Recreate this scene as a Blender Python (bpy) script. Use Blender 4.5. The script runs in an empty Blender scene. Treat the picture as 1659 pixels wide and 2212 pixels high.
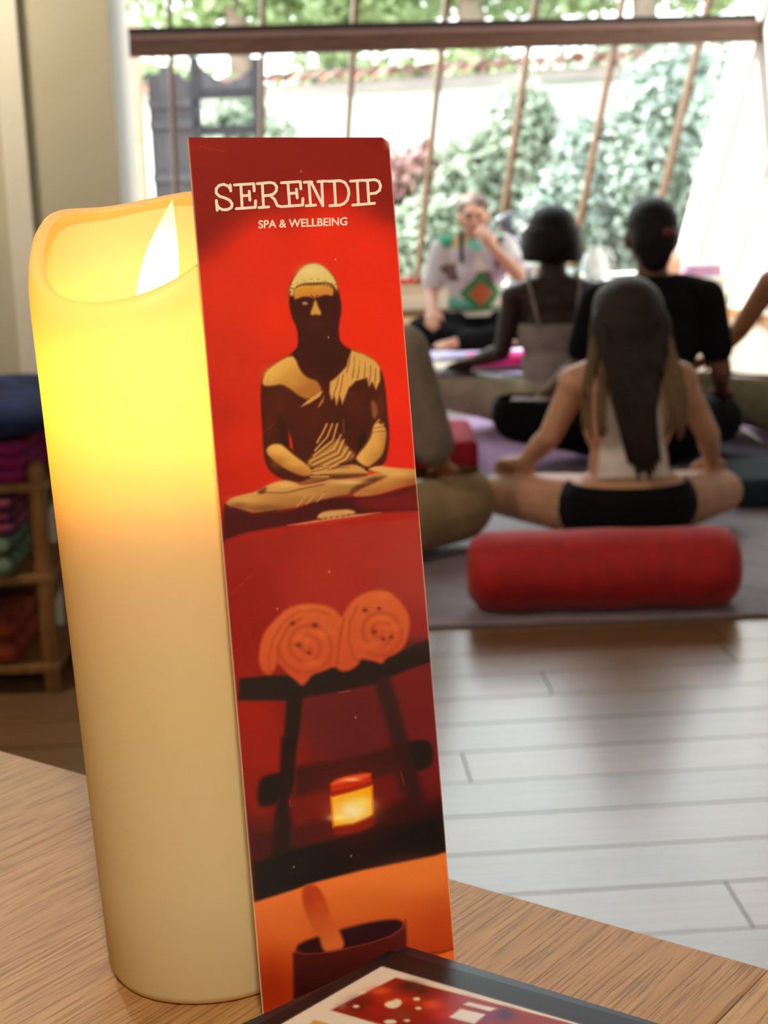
import bpy, bmesh, math, random
import numpy as np
from mathutils import Vector, Matrix

random.seed(7)
rng = np.random.default_rng(11)
scene = bpy.context.scene
COL = scene.collection

# ------------------------------------------------------------------ camera
FPX, W, H = 3450.0, 1659, 2212
PITCH = math.atan((1106 - 350) / FPX)
ROLL = 0.035
CAM = np.array([0, 0, 1.05])
_F = np.array([0, math.cos(PITCH), -math.sin(PITCH)])
_R0 = np.array([1.0, 0, 0])
_U0 = np.cross(_R0, _F)
_R = math.cos(ROLL) * _R0 - math.sin(ROLL) * _U0
_U = math.cos(ROLL) * _U0 + math.sin(ROLL) * _R0
cam_d = bpy.data.cameras.new('camera')
cam = bpy.data.objects.new('camera', cam_d)
COL.objects.link(cam)
cam.matrix_world = Matrix(((_R[0], _U[0], -_F[0], CAM[0]), (_R[1], _U[1], -_F[1], CAM[1]),
                           (_R[2], _U[2], -_F[2], CAM[2]), (0, 0, 0, 1)))
cam_d.sensor_fit = 'HORIZONTAL'
cam_d.sensor_width = 36.0
cam_d.lens = FPX / W * 36.0
cam_d.clip_start = 0.02
cam_d.clip_end = 200
cam_d.dof.use_dof = True
cam_d.dof.focus_distance = 0.545
cam_d.dof.aperture_fstop = 28.0
scene.camera = cam

# ------------------------------------------------------------------ world, sun, exposure
world = bpy.data.worlds.new('world')
scene.world = world
world.use_nodes = True
_bg = world.node_tree.nodes['Background']
_bg.inputs[0].default_value = (0.90, 0.95, 1.0, 1)
_bg.inputs[1].default_value = 2.6
sun_d = bpy.data.lights.new('sun', 'SUN')
sun_d.energy = 9.0
sun_d.angle = 0.02
sun_d.color = (1.0, 0.95, 0.86)
sun = bpy.data.objects.new('sun', sun_d)
COL.objects.link(sun)
sun.rotation_euler = Vector((-0.62, 0.12, 0.78)).to_track_quat('Z', 'Y').to_euler()
scene.view_settings.view_transform = 'Standard'
scene.view_settings.look = 'None'
scene.view_settings.gamma = 1
scene.view_settings.exposure = 1.35
scene.view_settings.use_curve_mapping = False
try:
    scene.cycles.use_denoising = True
    scene.cycles.max_bounces = 5
    scene.cycles.diffuse_bounces = 3
    scene.cycles.glossy_bounces = 3
    scene.cycles.adaptive_threshold = 0.03
    scene.cycles.transparent_max_bounces = 8
    scene.cycles.caustics_reflective = False
    scene.cycles.caustics_refractive = False
    scene.cycles.sample_clamp_indirect = 6
except Exception:
    pass

# ------------------------------------------------------------------ helpers
YAW = math.radians(8.5)
RU = np.array([math.cos(YAW), math.sin(YAW), 0])
RV = np.array([-math.sin(YAW), math.cos(YAW), 0])


def room(u, v, z):
    p = RU * u + RV * v
    return (float(p[0]), float(p[1]), float(z))


def proj(P):
    v = np.asarray(P, float) - CAM
    d = v @ _F
    return W / 2 + FPX * (v @ _R) / d, H / 2 - FPX * (v @ _U) / d


def srgb(r, g, b):
    def f(c):
        c /= 255.0
        return c / 12.92 if c <= 0.04045 else ((c + 0.055) / 1.055) ** 2.4
    return (f(r), f(g), f(b), 1.0)


def lin(a):
    a = np.asarray(a, float) / 255.0
    return np.where(a <= 0.04045, a / 12.92, ((a + 0.055) / 1.055) ** 2.4)


MATS = {}


def mat(name, col, rough=0.6, col2=None, scale=8.0, bump=0.0, bscale=60.0, spec=0.5, coat=0.0,
        metal=0.0, stretch=None, transl=0.0, objrand=0.0, emit=None, emit_s=0.0, sheen=0.0, detail=4.0):
    if name in MATS:
        return MATS[name]
    m = bpy.data.materials.new(name)
    m.use_nodes = True
    nt = m.node_tree
    N, L = nt.nodes, nt.links
    b = N['Principled BSDF']
    b.inputs['Roughness'].default_value = rough
    b.inputs['Metallic'].default_value = metal
    b.inputs['Specular IOR Level'].default_value = spec
    b.inputs['Coat Weight'].default_value = coat
    b.inputs['Coat Roughness'].default_value = 0.2
    b.inputs['Sheen Weight'].default_value = sheen
    b.inputs['Base Color'].default_value = col
    tc = N.new('ShaderNodeTexCoord')
    mp = N.new('ShaderNodeMapping')
    L.new(tc.outputs['Object'], mp.inputs[0])
    if stretch:
        mp.inputs['Scale'].default_value = stretch
    src = None
    if col2 is not None:
        n = N.new('ShaderNodeTexNoise')
        n.inputs['Scale'].default_value = scale
        n.inputs['Detail'].default_value = detail
        L.new(mp.outputs[0], n.inputs[0])
        r = N.new('ShaderNodeValToRGB')
        r.color_ramp.elements[0].position = 0.32
        r.color_ramp.elements[0].color = col
        r.color_ramp.elements[1].position = 0.68
        r.color_ramp.elements[1].color = col2
        L.new(n.outputs['Fac'], r.inputs[0])
        src = r.outputs[0]
        if objrand > 0:
            oi = N.new('ShaderNodeObjectInfo')
            mr = N.new('ShaderNodeMapRange')
            mr.inputs[3].default_value = 1 - objrand
            mr.inputs[4].default_value = 1 + objrand
            L.new(oi.outputs['Random'], mr.inputs[0])
            mx = N.new('ShaderNodeVectorMath')
            mx.operation = 'SCALE'
            L.new(src, mx.inputs[0])
            L.new(mr.outputs[0], mx.inputs['Scale'])
            src = mx.outputs[0]
            ad = N.new('ShaderNodeVectorMath')
            ad.operation = 'ADD'
            L.new(mp.outputs[0], ad.inputs[0])
            sc = N.new('ShaderNodeVectorMath')
            sc.operation = 'SCALE'
            sc.inputs[0].default_value = (17.0, 31.0, 5.0)
            L.new(oi.outputs['Random'], sc.inputs['Scale'])
            L.new(sc.outputs[0], ad.inputs[1])
            L.new(ad.outputs[0], n.inputs[0])
        L.new(src, b.inputs['Base Color'])
    if bump > 0:
        n2 = N.new('ShaderNodeTexNoise')
        n2.inputs['Scale'].default_value = bscale
        n2.inputs['Detail'].default_value = 3
        L.new(mp.outputs[0], n2.inputs[0])
        bp = N.new('ShaderNodeBump')
        bp.inputs['Strength'].default_value = bump
        bp.inputs['Distance'].default_value = 0.005
        L.new(n2.outputs['Fac'], bp.inputs['Height'])
        L.new(bp.outputs[0], b.inputs['Normal'])
    if emit is not None:
        b.inputs['Emission Color'].default_value = emit
        b.inputs['Emission Strength'].default_value = emit_s
    if transl > 0:
        t = N.new('ShaderNodeBsdfTranslucent')
        t.inputs[0].default_value = col
        if src is not None:
            L.new(src, t.inputs[0])
        mix = N.new('ShaderNodeMixShader')
        mix.inputs[0].default_value = transl
        L.new(b.outputs[0], mix.inputs[1])
        L.new(t.outputs[0], mix.inputs[2])
        L.new(mix.outputs[0], N['Material Output'].inputs[0])
    MATS[name] = m
    return m


def link(name, me, material=None, parent=None, loc=None, rot=None):
    o = bpy.data.objects.new(name, me)
    COL.objects.link(o)
    if material is not None:
        if isinstance(material, (list, tuple)):
            for q in material:
                me.materials.append(q)
        elif not me.materials:
            me.materials.append(material)
    if parent is not None:
        o.parent = parent
    if loc is not None:
        o.location = loc
    if rot is not None:
        o.rotation_euler = rot
    return o


def tag(o, label=None, cat=None, group=None, kind=None):
    if label:
        o['label'] = label
    if cat:
        o['category'] = cat
    if group:
        o['group'] = group
    if kind:
        o['kind'] = kind
    return o


def empty(name, loc=(0, 0, 0), rz=0.0):
    o = bpy.data.objects.new(name, None)
    o.empty_display_size = 0.05
    COL.objects.link(o)
    o.location = loc
    o.rotation_euler = (0, 0, rz)
    return o


def finish(bm, smooth=True, recalc=True):
    if recalc:
        bmesh.ops.recalc_face_normals(bm, faces=bm.faces)
    me = bpy.data.meshes.new('mesh')
    bm.to_mesh(me)
    bm.free()
    if smooth:
        me.polygons.foreach_set('use_smooth', [True] * len(me.polygons))
    return me


def box_bm(bm, lo, hi, bev=0.0, M=None):
    vs = [bm.verts.new((x, y, z)) for x in (lo[0], hi[0]) for y in (lo[1], hi[1]) for z in (lo[2], hi[2])]
    fs = [bm.faces.new([vs[i] for i in f]) for f in
          ((0, 1, 3, 2), (4, 6, 7, 5), (0, 4, 5, 1), (2, 3, 7, 6), (0, 2, 6, 4), (1, 5, 7, 3))]
    if bev > 0:
        es = list({e for f in fs for e in f.edges})
        r = bmesh.ops.bevel(bm, geom=es, offset=bev, segments=2, affect='EDGES', profile=0.5)
        vs = list({v for f in r['faces'] for v in f.verts} | {v for v in vs if v.is_valid})
    if M is not None:
        bmesh.ops.transform(bm, matrix=M, verts=[v for v in vs if v.is_valid])
    return vs


def box(lo, hi, bev=0.0):
    bm = bmesh.new()
    box_bm(bm, lo, hi, bev)
    return finish(bm, smooth=False)


def prism(pts, axis_vec):
    """closed prism from polygon pts swept by axis_vec"""
    bm = bmesh.new()
    a = [bm.verts.new(p) for p in pts]
    b = [bm.verts.new(Vector(p) + Vector(axis_vec)) for p in pts]
    n = len(pts)
    bm.faces.new(a)
    bm.faces.new(b[::-1])
    for i in range(n):
        bm.faces.new((a[i], b[i], b[(i + 1) % n], a[(i + 1) % n]))
    return finish(bm, smooth=False)


def lathe(profile, seg=32, cap=True, M=None, bm=None):
    own = bm is None
    if own:
        bm = bmesh.new()
    rings = []
    allv = []
    for r, z in profile:
        if r < 1e-6:
            v = bm.verts.new((0, 0, z))
            rings.append([v])
            allv.append(v)
        else:
            rg = [bm.verts.new((r * math.cos(2 * math.pi * k / seg), r * math.sin(2 * math.pi * k / seg), z)) for k in range(seg)]
            rings.append(rg)
            allv += rg
    for a, b in zip(rings, rings[1:]):
        for k in range(seg):
            k2 = (k + 1) % seg
            if len(a) == 1 and len(b) == 1:
                continue
            if len(a) == 1:
                bm.faces.new((a[0], b[k], b[k2]))
            elif len(b) == 1:
                bm.faces.new((a[k], b[0], a[k2]))
            else:
                bm.faces.new((a[k], b[k], b[k2], a[k2]))
    if M is not None:
        bmesh.ops.transform(bm, matrix=M, verts=allv)
    if own:
        return finish(bm)


def axis_matrix(a, b):
    a, b = Vector(a), Vector(b)
    d = b - a
    q = Vector((0, 0, 1)).rotation_difference(d.normalized()) if d.length > 1e-9 else Matrix.Identity(3).to_quaternion()
    return Matrix.Translation(a) @ q.to_matrix().to_4x4(), d.length


def capsule(bm, a, b, ra, rb, seg=14, n=5):
    M, L = axis_matrix(a, b)
    prof = [(0, -ra)]
    for i in range(1, n):
        t = math.pi / 2 * (1 - i / n)
        prof.append((ra * math.cos(t), -ra * math.sin(t)))
    prof.append((ra, 0))
    prof.append((rb, L))
    for i in range(1, n):
        t = math.pi / 2 * i / n
        prof.append((rb * math.cos(t), L + rb * math.sin(t)))
    prof.append((0, L + rb))
    lathe(prof, seg, M=M, bm=bm)


def chain(bm, pts, radii, seg=14):
    for i in range(len(pts) - 1):
        capsule(bm, pts[i], pts[i + 1], radii[i], radii[i + 1], seg)


def ellipsoid(bm, c, r, M=None):
    mm = Matrix.Translation(c) @ (M.to_4x4() if M is not None else Matrix.Identity(4)) @ Matrix.Diagonal((r[0], r[1], r[2], 1))
    n = 12
    prof = [(math.cos(-math.pi / 2 + math.pi * i / n) if 0 < i < n else 0, math.sin(-math.pi / 2 + math.pi * i / n)) for i in range(n + 1)]
    lathe(prof, 20, M=mm, bm=bm)


def tube(pts, radii, seg=8):
    """single swept tube through points, capped"""
    bm = bmesh.new()
    n = len(pts)
    P = [Vector(p) for p in pts]
    if not hasattr(radii, '__len__'):
        radii = [radii] * n
    rings = []
    up = Vector((0.13, 0.27, 0.95))
    for i in range(n):
        t = (P[min(i + 1, n - 1)] - P[max(i - 1, 0)]).normalized()
        s = t.cross(up)
        if s.length < 1e-3:
            s = t.cross(Vector((1, 0, 0)))
        s.normalize()
        u = s.cross(t)
        rings.append([bm.verts.new(P[i] + (s * math.cos(2 * math.pi * k / seg) + u * math.sin(2 * math.pi * k / seg)) * radii[i]) for k in range(seg)])
    for a, b in zip(rings, rings[1:]):
        for k in range(seg):
            bm.faces.new((a[k], a[(k + 1) % seg], b[(k + 1) % seg], b[k]))
    bm.faces.new(rings[0][::-1])
    bm.faces.new(rings[-1])
    return finish(bm)


def blob(prims, voxel=0.007, smooth=4, cuts=None, cut_open=True):
    """one continuous surface from overlapping tapered limbs and ellipsoids"""
    bm = bmesh.new()
    for p in prims:
        if p[0] == 'e':
            ellipsoid(bm, p[1], p[2], p[3] if len(p) > 3 else None)
        else:
            chain(bm, p[1], p[2])
    me = finish(bm)
    o = bpy.data.objects.new('tmp', me)
    COL.objects.link(o)
    m = o.modifiers.new('r', 'REMESH')
    m.mode = 'VOXEL'
    m.voxel_size = voxel
    s = o.modifiers.new('s', 'SMOOTH')
    s.factor = 0.5
    s.iterations = smooth
    dg = bpy.context.evaluated_depsgraph_get()
    dg.update()
    out = bpy.data.meshes.new_from_object(o.evaluated_get(dg))
    bpy.data.objects.remove(o)
    bpy.data.meshes.remove(me)
    if cuts:
        bm = bmesh.new()
        bm.from_mesh(out)
        for co, no in cuts:
            bmesh.ops.bisect_plane(bm, geom=bm.verts[:] + bm.edges[:] + bm.faces[:], plane_co=co, plane_no=no, clear_outer=True)
        bm.to_mesh(out)
        bm.free()
    out.polygons.foreach_set('use_smooth', [True] * len(out.polygons))
    return out


# ------------------------------------------------------------------ materials
M_plaster_white = mat('white_plaster', srgb(236, 234, 228), 0.85, srgb(228, 226, 220), 3, bump=0.05, bscale=40)
M_plaster_beige = mat('beige_plaster', srgb(184, 178, 156), 0.85, srgb(176, 170, 148), 3, bump=0.05, bscale=40)
M_ceiling = mat('ceiling_paint', srgb(205, 198, 182), 0.9, srgb(198, 192, 176), 3)
M_trim_white = mat('white_trim_paint', srgb(222, 216, 200), 0.5, srgb(214, 208, 192), 4)
M_slab = mat('subfloor', srgb(52, 38, 26), 0.8, srgb(40, 30, 22), 4)
M_plank = mat('oiled_oak_plank', srgb(134, 102, 68), 0.30, srgb(100, 72, 46), 3.0, bump=0.12, bscale=14,
              stretch=(0.9, 9, 1), objrand=0.18, spec=0.55, coat=0.42)
M_beam = mat('brown_beam_wood', srgb(112, 78, 62), 0.5, srgb(88, 60, 48), 3, stretch=(1, 12, 12), bump=0.05)
M_beam_dark = mat('dark_beam_metal', srgb(48, 36, 36), 0.45, srgb(40, 30, 30), 4)
M_mullion = mat('glazing_bar_wood', srgb(132, 106, 88), 0.5, srgb(114, 90, 74), 4)
M_base_wood = mat('baseboard_wood', srgb(150, 110, 76), 0.5, srgb(130, 94, 62), 6)


def glass_material():
    m = bpy.data.materials.new('window_glass')
    m.use_nodes = True
    N, L = m.node_tree.nodes, m.node_tree.links
    N.remove(N['Principled BSDF'])
    t = N.new('ShaderNodeBsdfTransparent')
    t.inputs[0].default_value = (0.95, 0.975, 0.965, 1)
    g = N.new('ShaderNodeBsdfGlossy')
    g.inputs['Roughness'].default_value = 0.02
    fr = N.new('ShaderNodeFresnel')
    fr.inputs[0].default_value = 1.25
    mx = N.new('ShaderNodeMixShader')
    L.new(fr.outputs[0], mx.inputs[0])
    L.new(t.outputs[0], mx.inputs[1])
    L.new(g.outputs[0], mx.inputs[2])
    L.new(mx.outputs[0], N['Material Output'].inputs[0])
    return m


M_glass = glass_material()


def struct(name, me, m, parent=None):
    o = link(name, me, m, parent)
    if parent is None:
        o['kind'] = 'structure'
    return o


# ------------------------------------------------------------------ room shell
CEIL = 4.3
GZ0, GV0 = 0.218, 11.016          # foot of the sloped glazing
GS = 0.593 / 0.805                # run per rise


def glass_v(z):
    return GV0 - (z - GZ0) * GS


WALL_R = 3.82
# floor slab and planks
floor = struct('floor', box((-4.5, -3.2, -0.08), (5.5, 11.6, -0.013)), M_slab)
PW = 0.1455
plank_mesh = box((-0.5, -0.5, -0.012), (0.5, 0.5, 0.0))
pa = math.radians(3.2)
row = 0
y_row = -2.0
joint_row_y = 2.68
while y_row < 11.25:
    x = -3.2 + random.uniform(-1.2, 0)
    near = abs(y_row - (joint_row_y - PW / 2)) < PW / 2
    xs = []
    xe = x
    while xe < 4.4:
        ln = random.uniform(1.9, 2.9)
        xs.append((xe, xe + ln))
        xe += ln
    if near:
        xs = [(-3.4, -1.6), (-1.6, 0.13), (0.13, 2.4), (2.4, 4.5)]
    for a, b in xs:
        o = link('plank', plank_mesh, M_plank, floor)
        cx, cy = (a + b) / 2, y_row
        o.location = (cx * math.cos(pa) - 0 * math.sin(pa), cy + cx * math.sin(pa), random.uniform(-0.0006, 0.0))
        o.rotation_euler = (0, 0, pa)
        o.scale = (b - a - 0.003, PW - 0.004, 1)
    y_row += PW
    row += 1


def wall_poly(pts_uvz, du):
    return prism([room(*p) for p in pts_uvz], [RU[0] * du, RU[1] * du, 0])


side = [(0, 3.54, -0.05), (0, GV0 + 0.12, -0.05), (0, GV0 + 0.12, GZ0), (0, glass_v(CEIL + 0.1), CEIL + 0.1), (0, 3.54, CEIL + 0.1)]
struct('wall_left', wall_poly([(-0.019 + 0.094 * (p[1] - 3.54) / 7.5, max(p[1], 3.70), p[2]) for p in side], -0.18), M_plaster_white)
sr = [(WALL_R, -2.8, -0.05)] + [(WALL_R, p[1], p[2]) for p in side[1:4]] + [(WALL_R, -2.8, CEIL + 0.1)]
struct('wall_right', wall_poly(sr, 0.2), M_plaster_white)


def room_box(u0, u1, v0, v1, z0, z1):
    return prism([room(u0, v0, z0), room(u1, v0, z0), room(u1, v1, z0), room(u0, v1, z0)], (0, 0, z1 - z0))


struct('wall_partition', room_box(-2.6, -0.019, 3.54, 3.70, -0.05, CEIL + 0.1), M_plaster_beige)
struct('wall_reception', room_box(-2.75, -2.6, -2.8, 3.70, -0.05, CEIL + 0.1), M_plaster_beige)
struct('wall_back', room_box(-2.75, WALL_R + 0.2, -2.95, -2.8, -0.05, CEIL + 0.1), M_plaster_beige)
struct('ceiling', room_box(-2.75, WALL_R + 0.2, -2.95, glass_v(CEIL) - 0.02, CEIL, CEIL + 0.12), M_ceiling)
wf = struct('wall_far', room_box(0.03, WALL_R, GV0, GV0 + 0.14, -0.05, GZ0 - 0.03), M_plaster_white)
struct('sill', room_box(0.03, WALL_R, GV0 - 0.05, GV0 + 0.16, GZ0 - 0.03, GZ0), M_trim_white, wf)
struct('baseboard_far', room_box(0.05, WALL_R - 0.02, GV0 - 0.02, GV0, 0.0, 0.035), M_base_wood)
struct('baseboard_right', room_box(WALL_R - 0.018, WALL_R, 4.0, GV0 - 0.02, 0.0, 0.05), M_base_wood)
struct('trim_1', room_box(-0.256, -0.206, 3.515, 3.54, 0.0, CEIL - 0.02), M_trim_white)

# tie beam across the glazing
bt = struct('beam', room_box(0.03, WALL_R, 9.50, 9.62, 1.68, 1.775), M_beam)
struct('beam_ledge', room_box(0.03, WALL_R, 9.49, 9.63, 1.775, 1.80), mat('mauve_painted_ledge', srgb(150, 118, 112), 0.4, srgb(140, 108, 102), 5), bt)
struct('beam_rail', room_box(0.03, WALL_R - 0.03, 9.52, 9.62, 1.80, 1.84), M_beam_dark, bt)

# sloped glazing with its bars and panes
win = empty('window_1')
win['kind'] = 'structure'
US = [0.30 + 0.5435 * k for k in range(7)]


def slope_box(u0, u1, z0, z1, n0, n1):
    """box lying in the sloped glazing plane, n along its normal (room side negative)"""
    nv, nz = 0.805, 0.593
    pts = []
    for z, n in ((z0, n0), (z0, n1), (z1, n1), (z1, n0)):
        pts.append(room(u0, glass_v(z) + nv * n, z + nz * n))
    return prism(pts, [RU[0] * (u1 - u0), RU[1] * (u1 - u0), 0])


for k, u in enumerate(US):
    for z0, z1 in ((GZ0 + 0.005, 1.77), (1.80, CEIL - 0.02)):
        link('glazing_bar', slope_box(u - 0.015, u + 0.015, z0, z1, -0.045, 0.012), M_mullion, win)
edges = [0.035] + US + [WALL_R - 0.005]
for a, b in zip(edges, edges[1:]):
    for z0, z1 in ((GZ0 + 0.01, 1.78), (1.785, CEIL - 0.02)):
        link('pane', slope_box(a + 0.002, b - 0.002, z0, z1, 0.013, 0.019), M_glass, win)

# ------------------------------------------------------------------ added fill lamps, unseen: behind the camera and before the beige wall
def pendant(loc, energy, label):
    lamp = empty('fill_lamp', loc)
    link('shade', lathe([(0.055, 0.20), (0.06, 0.21), (0.20, 0.02), (0.21, 0.0), (0.206, 0.0), (0.195, 0.02), (0.052, 0.195)], 40),
         mat('cream_lamp_shade', srgb(236, 222, 190), 0.7, srgb(228, 212, 178), 6, transl=0.4), lamp)
    link('cord', tube([(0, 0, 0.2), (0, 0, 4.3 - loc[2])], 0.004), mat('black_cord', srgb(20, 20, 20), 0.5), lamp)
    link('bulb', lathe([(0, -0.02), (0.03, 0.0), (0.035, 0.03), (0.028, 0.06), (0.014, 0.09), (0.014, 0.12), (0, 0.12)], 20),
         mat('warm_bulb', srgb(255, 230, 190), 0.4, emit=(1, 0.78, 0.5, 1), emit_s=12), lamp)
    ld = bpy.data.lights.new('fill_light', 'POINT')
    ld.energy = energy
    ld.color = (1.0, 0.91, 0.76)
    ld.shadow_soft_size = 0.09
    lo = bpy.data.objects.new('fill_light', ld)
    COL.objects.link(lo)
    lo.parent = lamp
    lo.location = (0, 0, -0.13)
    tag(lamp, label, 'lamp', 'added fill lamps over the reception')


pendant((0.15, -0.75, 2.02), 32, 'added cream fill lamp out of view behind the camera, lighting the counter')  # unseen, added to light the card, candle and table from the front
pendant((-1.05, 2.85, 1.98), 17, 'added cream fill lamp out of view, lighting the beige wall')  # unseen, added to brighten the beige wall

# ------------------------------------------------------------------ counter table
TZ = 0.75
TA, TB = np.array([-0.209, 0.807]), np.array([0.138, 0.546])
TE = (TB - TA) / np.linalg.norm(TB - TA)
TG = np.array([TE[1], -TE[0]])            # toward the camera side
table = empty('wooden_table', (TA[0], TA[1], 0), math.atan2(TE[1], TE[0]))
# local x along the back edge, local -y toward the viewer
M_tt = None


def table_wood(name, c1, c2, c3):
    m = bpy.data.materials.new(name)
    m.use_nodes = True
    N, L = m.node_tree.nodes, m.node_tree.links
    b = N['Principled BSDF']
    b.inputs['Roughness'].default_value = 0.48
    b.inputs['Specular IOR Level'].default_value = 0.35
    tc = N.new('ShaderNodeTexCoord')
    oi = N.new('ShaderNodeObjectInfo')
    sc = N.new('ShaderNodeVectorMath')
    sc.operation = 'SCALE'
    sc.inputs[0].default_value = (3.0, 7.0, 1.0)
    L.new(oi.outputs['Random'], sc.inputs['Scale'])
    ad = N.new('ShaderNodeVectorMath')
    ad.operation = 'ADD'
    L.new(tc.outputs['Object'], ad.inputs[0])
    L.new(sc.outputs[0], ad.inputs[1])
    mp = N.new('ShaderNodeMapping')
    mp.inputs['Scale'].default_value = (120, 4.5, 20)
    L.new(ad.outputs[0], mp.inputs[0])
    n1 = N.new('ShaderNodeTexNoise')
    n1.inputs['Scale'].default_value = 1.0
    n1.inputs['Detail'].default_value = 5
    n1.inputs['Roughness'].default_value = 0.6
    n1.inputs['Distortion'].default_value = 0.6
    L.new(mp.outputs[0], n1.inputs[0])
    r1 = N.new('ShaderNodeValToRGB')
    r1.color_ramp.elements[0].position = 0.3
    r1.color_ramp.elements[0].color = c2
    r1.color_ramp.elements[1].position = 0.68
    r1.color_ramp.elements[1].color = c1
    L.new(n1.outputs['Fac'], r1.inputs[0])
    mp2 = N.new('ShaderNodeMapping')
    mp2.inputs['Scale'].default_value = (620, 26, 50)
    L.new(ad.outputs[0], mp2.inputs[0])
    n2 = N.new('ShaderNodeTexNoise')
    n2.inputs['Scale'].default_value = 1.0
    n2.inputs['Detail'].default_value = 3
    L.new(mp2.outputs[0], n2.inputs[0])
    r2 = N.new('ShaderNodeValToRGB')
    r2.color_ramp.elements[0].position = 0.36
    r2.color_ramp.elements[0].color = (0, 0, 0, 1)
    r2.color_ramp.elements[1].position = 0.52
    r2.color_ramp.elements[1].color = (1, 1, 1, 1)
    L.new(n2.outputs['Fac'], r2.inputs[0])
    mx = N.new('ShaderNodeMix')
    mx.data_type = 'RGBA'
    L.new(r2.outputs[0], mx.inputs[0])
    mx.inputs[6].default_value = c3
    L.new(r1.outputs[0], mx.inputs[7])
    L.new(mx.outputs[2], b.inputs['Base Color'])
    bp = N.new('ShaderNodeBump')
    bp.inputs['Strength'].default_value = 0.25
    bp.inputs['Distance'].default_value = 0.0006
    L.new(r2.outputs[0], bp.inputs['Height'])
    L.new(bp.outputs[0], b.inputs['Normal'])
    return m


TW = [table_wood('table_oak_a', srgb(190, 142, 90), srgb(168, 121, 72), srgb(146, 101, 58)),
      table_wood('table_oak_b', srgb(196, 147, 94), srgb(174, 126, 75), srgb(152, 106, 61)),
      table_wood('table_oak_pale', srgb(206, 164, 108), srgb(184, 140, 88), srgb(160, 116, 70))]
# joints along the back edge: the pale board begins just right of the frame's lower right
joint0 = float(np.dot(np.array([0.122, 0.525]) - TA, TE))
bx = joint0 - 0.62 - 0.12 * 4
bi = 0
while bx < joint0 + 0.5:
    w = 0.155
    nxt = bx + w
    if bx < joint0 - 1e-3 < nxt or abs(nxt - joint0) < 0.05:
        nxt = joint0
    k = 2 if abs(bx - joint0) < 1e-6 else bi % 2
    link('tabletop_board', box((bx + 0.0002, -0.78, TZ - 0.032), (nxt - 0.0002, 0.0, TZ), 0.0003), TW[k], table)
    bx = nxt
    bi += 1
tx0, tx1 = joint0 - 0.62 - 0.48, bx
for lx in (tx0 + 0.06, tx1 - 0.06):
    for ly in (-0.72, -0.06):
        link('leg', box((lx - 0.03, ly - 0.03, 0), (lx + 0.03, ly + 0.03, TZ - 0.032), 0.003), TW[0], table)
link('apron', box((tx0 + 0.09, -0.075, TZ - 0.11), (tx1 - 0.09, -0.05, TZ - 0.032), 0.002), TW[0], table)
link('apron', box((tx0 + 0.09, -0.73, TZ - 0.11), (tx1 - 0.09, -0.705, TZ - 0.032), 0.002), TW[0], table)
tag(table, 'oak plank counter table in the foreground carrying the candle', 'table')

# ------------------------------------------------------------------ LED wax candle
def wax_material():
    m = bpy.data.materials.new('ivory_wax')
    m.use_nodes = True
    N, L = m.node_tree.nodes, m.node_tree.links
    b = N['Principled BSDF']
    b.inputs['Base Color'].default_value = srgb(232, 212, 164)
    b.inputs['Roughness'].default_value = 0.42
    b.inputs['Specular IOR Level'].default_value = 0.35
    tc = N.new('ShaderNodeTexCoord')
    n = N.new('ShaderNodeTexNoise')
    n.inputs['Scale'].default_value = 420
    L.new(tc.outputs['Object'], n.inputs[0])
    bp = N.new('ShaderNodeBump')
    bp.inputs['Strength'].default_value = 0.08
    bp.inputs['Distance'].default_value = 0.0005
    L.new(n.outputs['Fac'], bp.inputs['Height'])
    L.new(bp.outputs[0], b.inputs['Normal'])
    t = N.new('ShaderNodeBsdfTranslucent')
    t.inputs[0].default_value = (0.95, 0.70, 0.26, 1)
    mx = N.new('ShaderNodeMixShader')
    mx.inputs[0].default_value = 0.36
    L.new(b.outputs[0], mx.inputs[1])
    L.new(t.outputs[0], mx.inputs[2])
    L.new(mx.outputs[0], N['Material Output'].inputs[0])
    return m


M_wax = wax_material()
CB = (-0.073, 0.571)
candle = empty('led_candle', (CB[0], CB[1], TZ))
CR = 0.0395
CH = 0.285
SEG = 96
LEAN = -0.011


def rim(phi):
    # phi 0 = +x (right), pi/2 = away from the camera
    return 0.276 + 0.017 * math.sin(phi + 0.45) + 0.002 * math.cos(2 * phi) + 0.0085 * math.exp(-(((phi - 2.75) / 0.6) ** 2))


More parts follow.
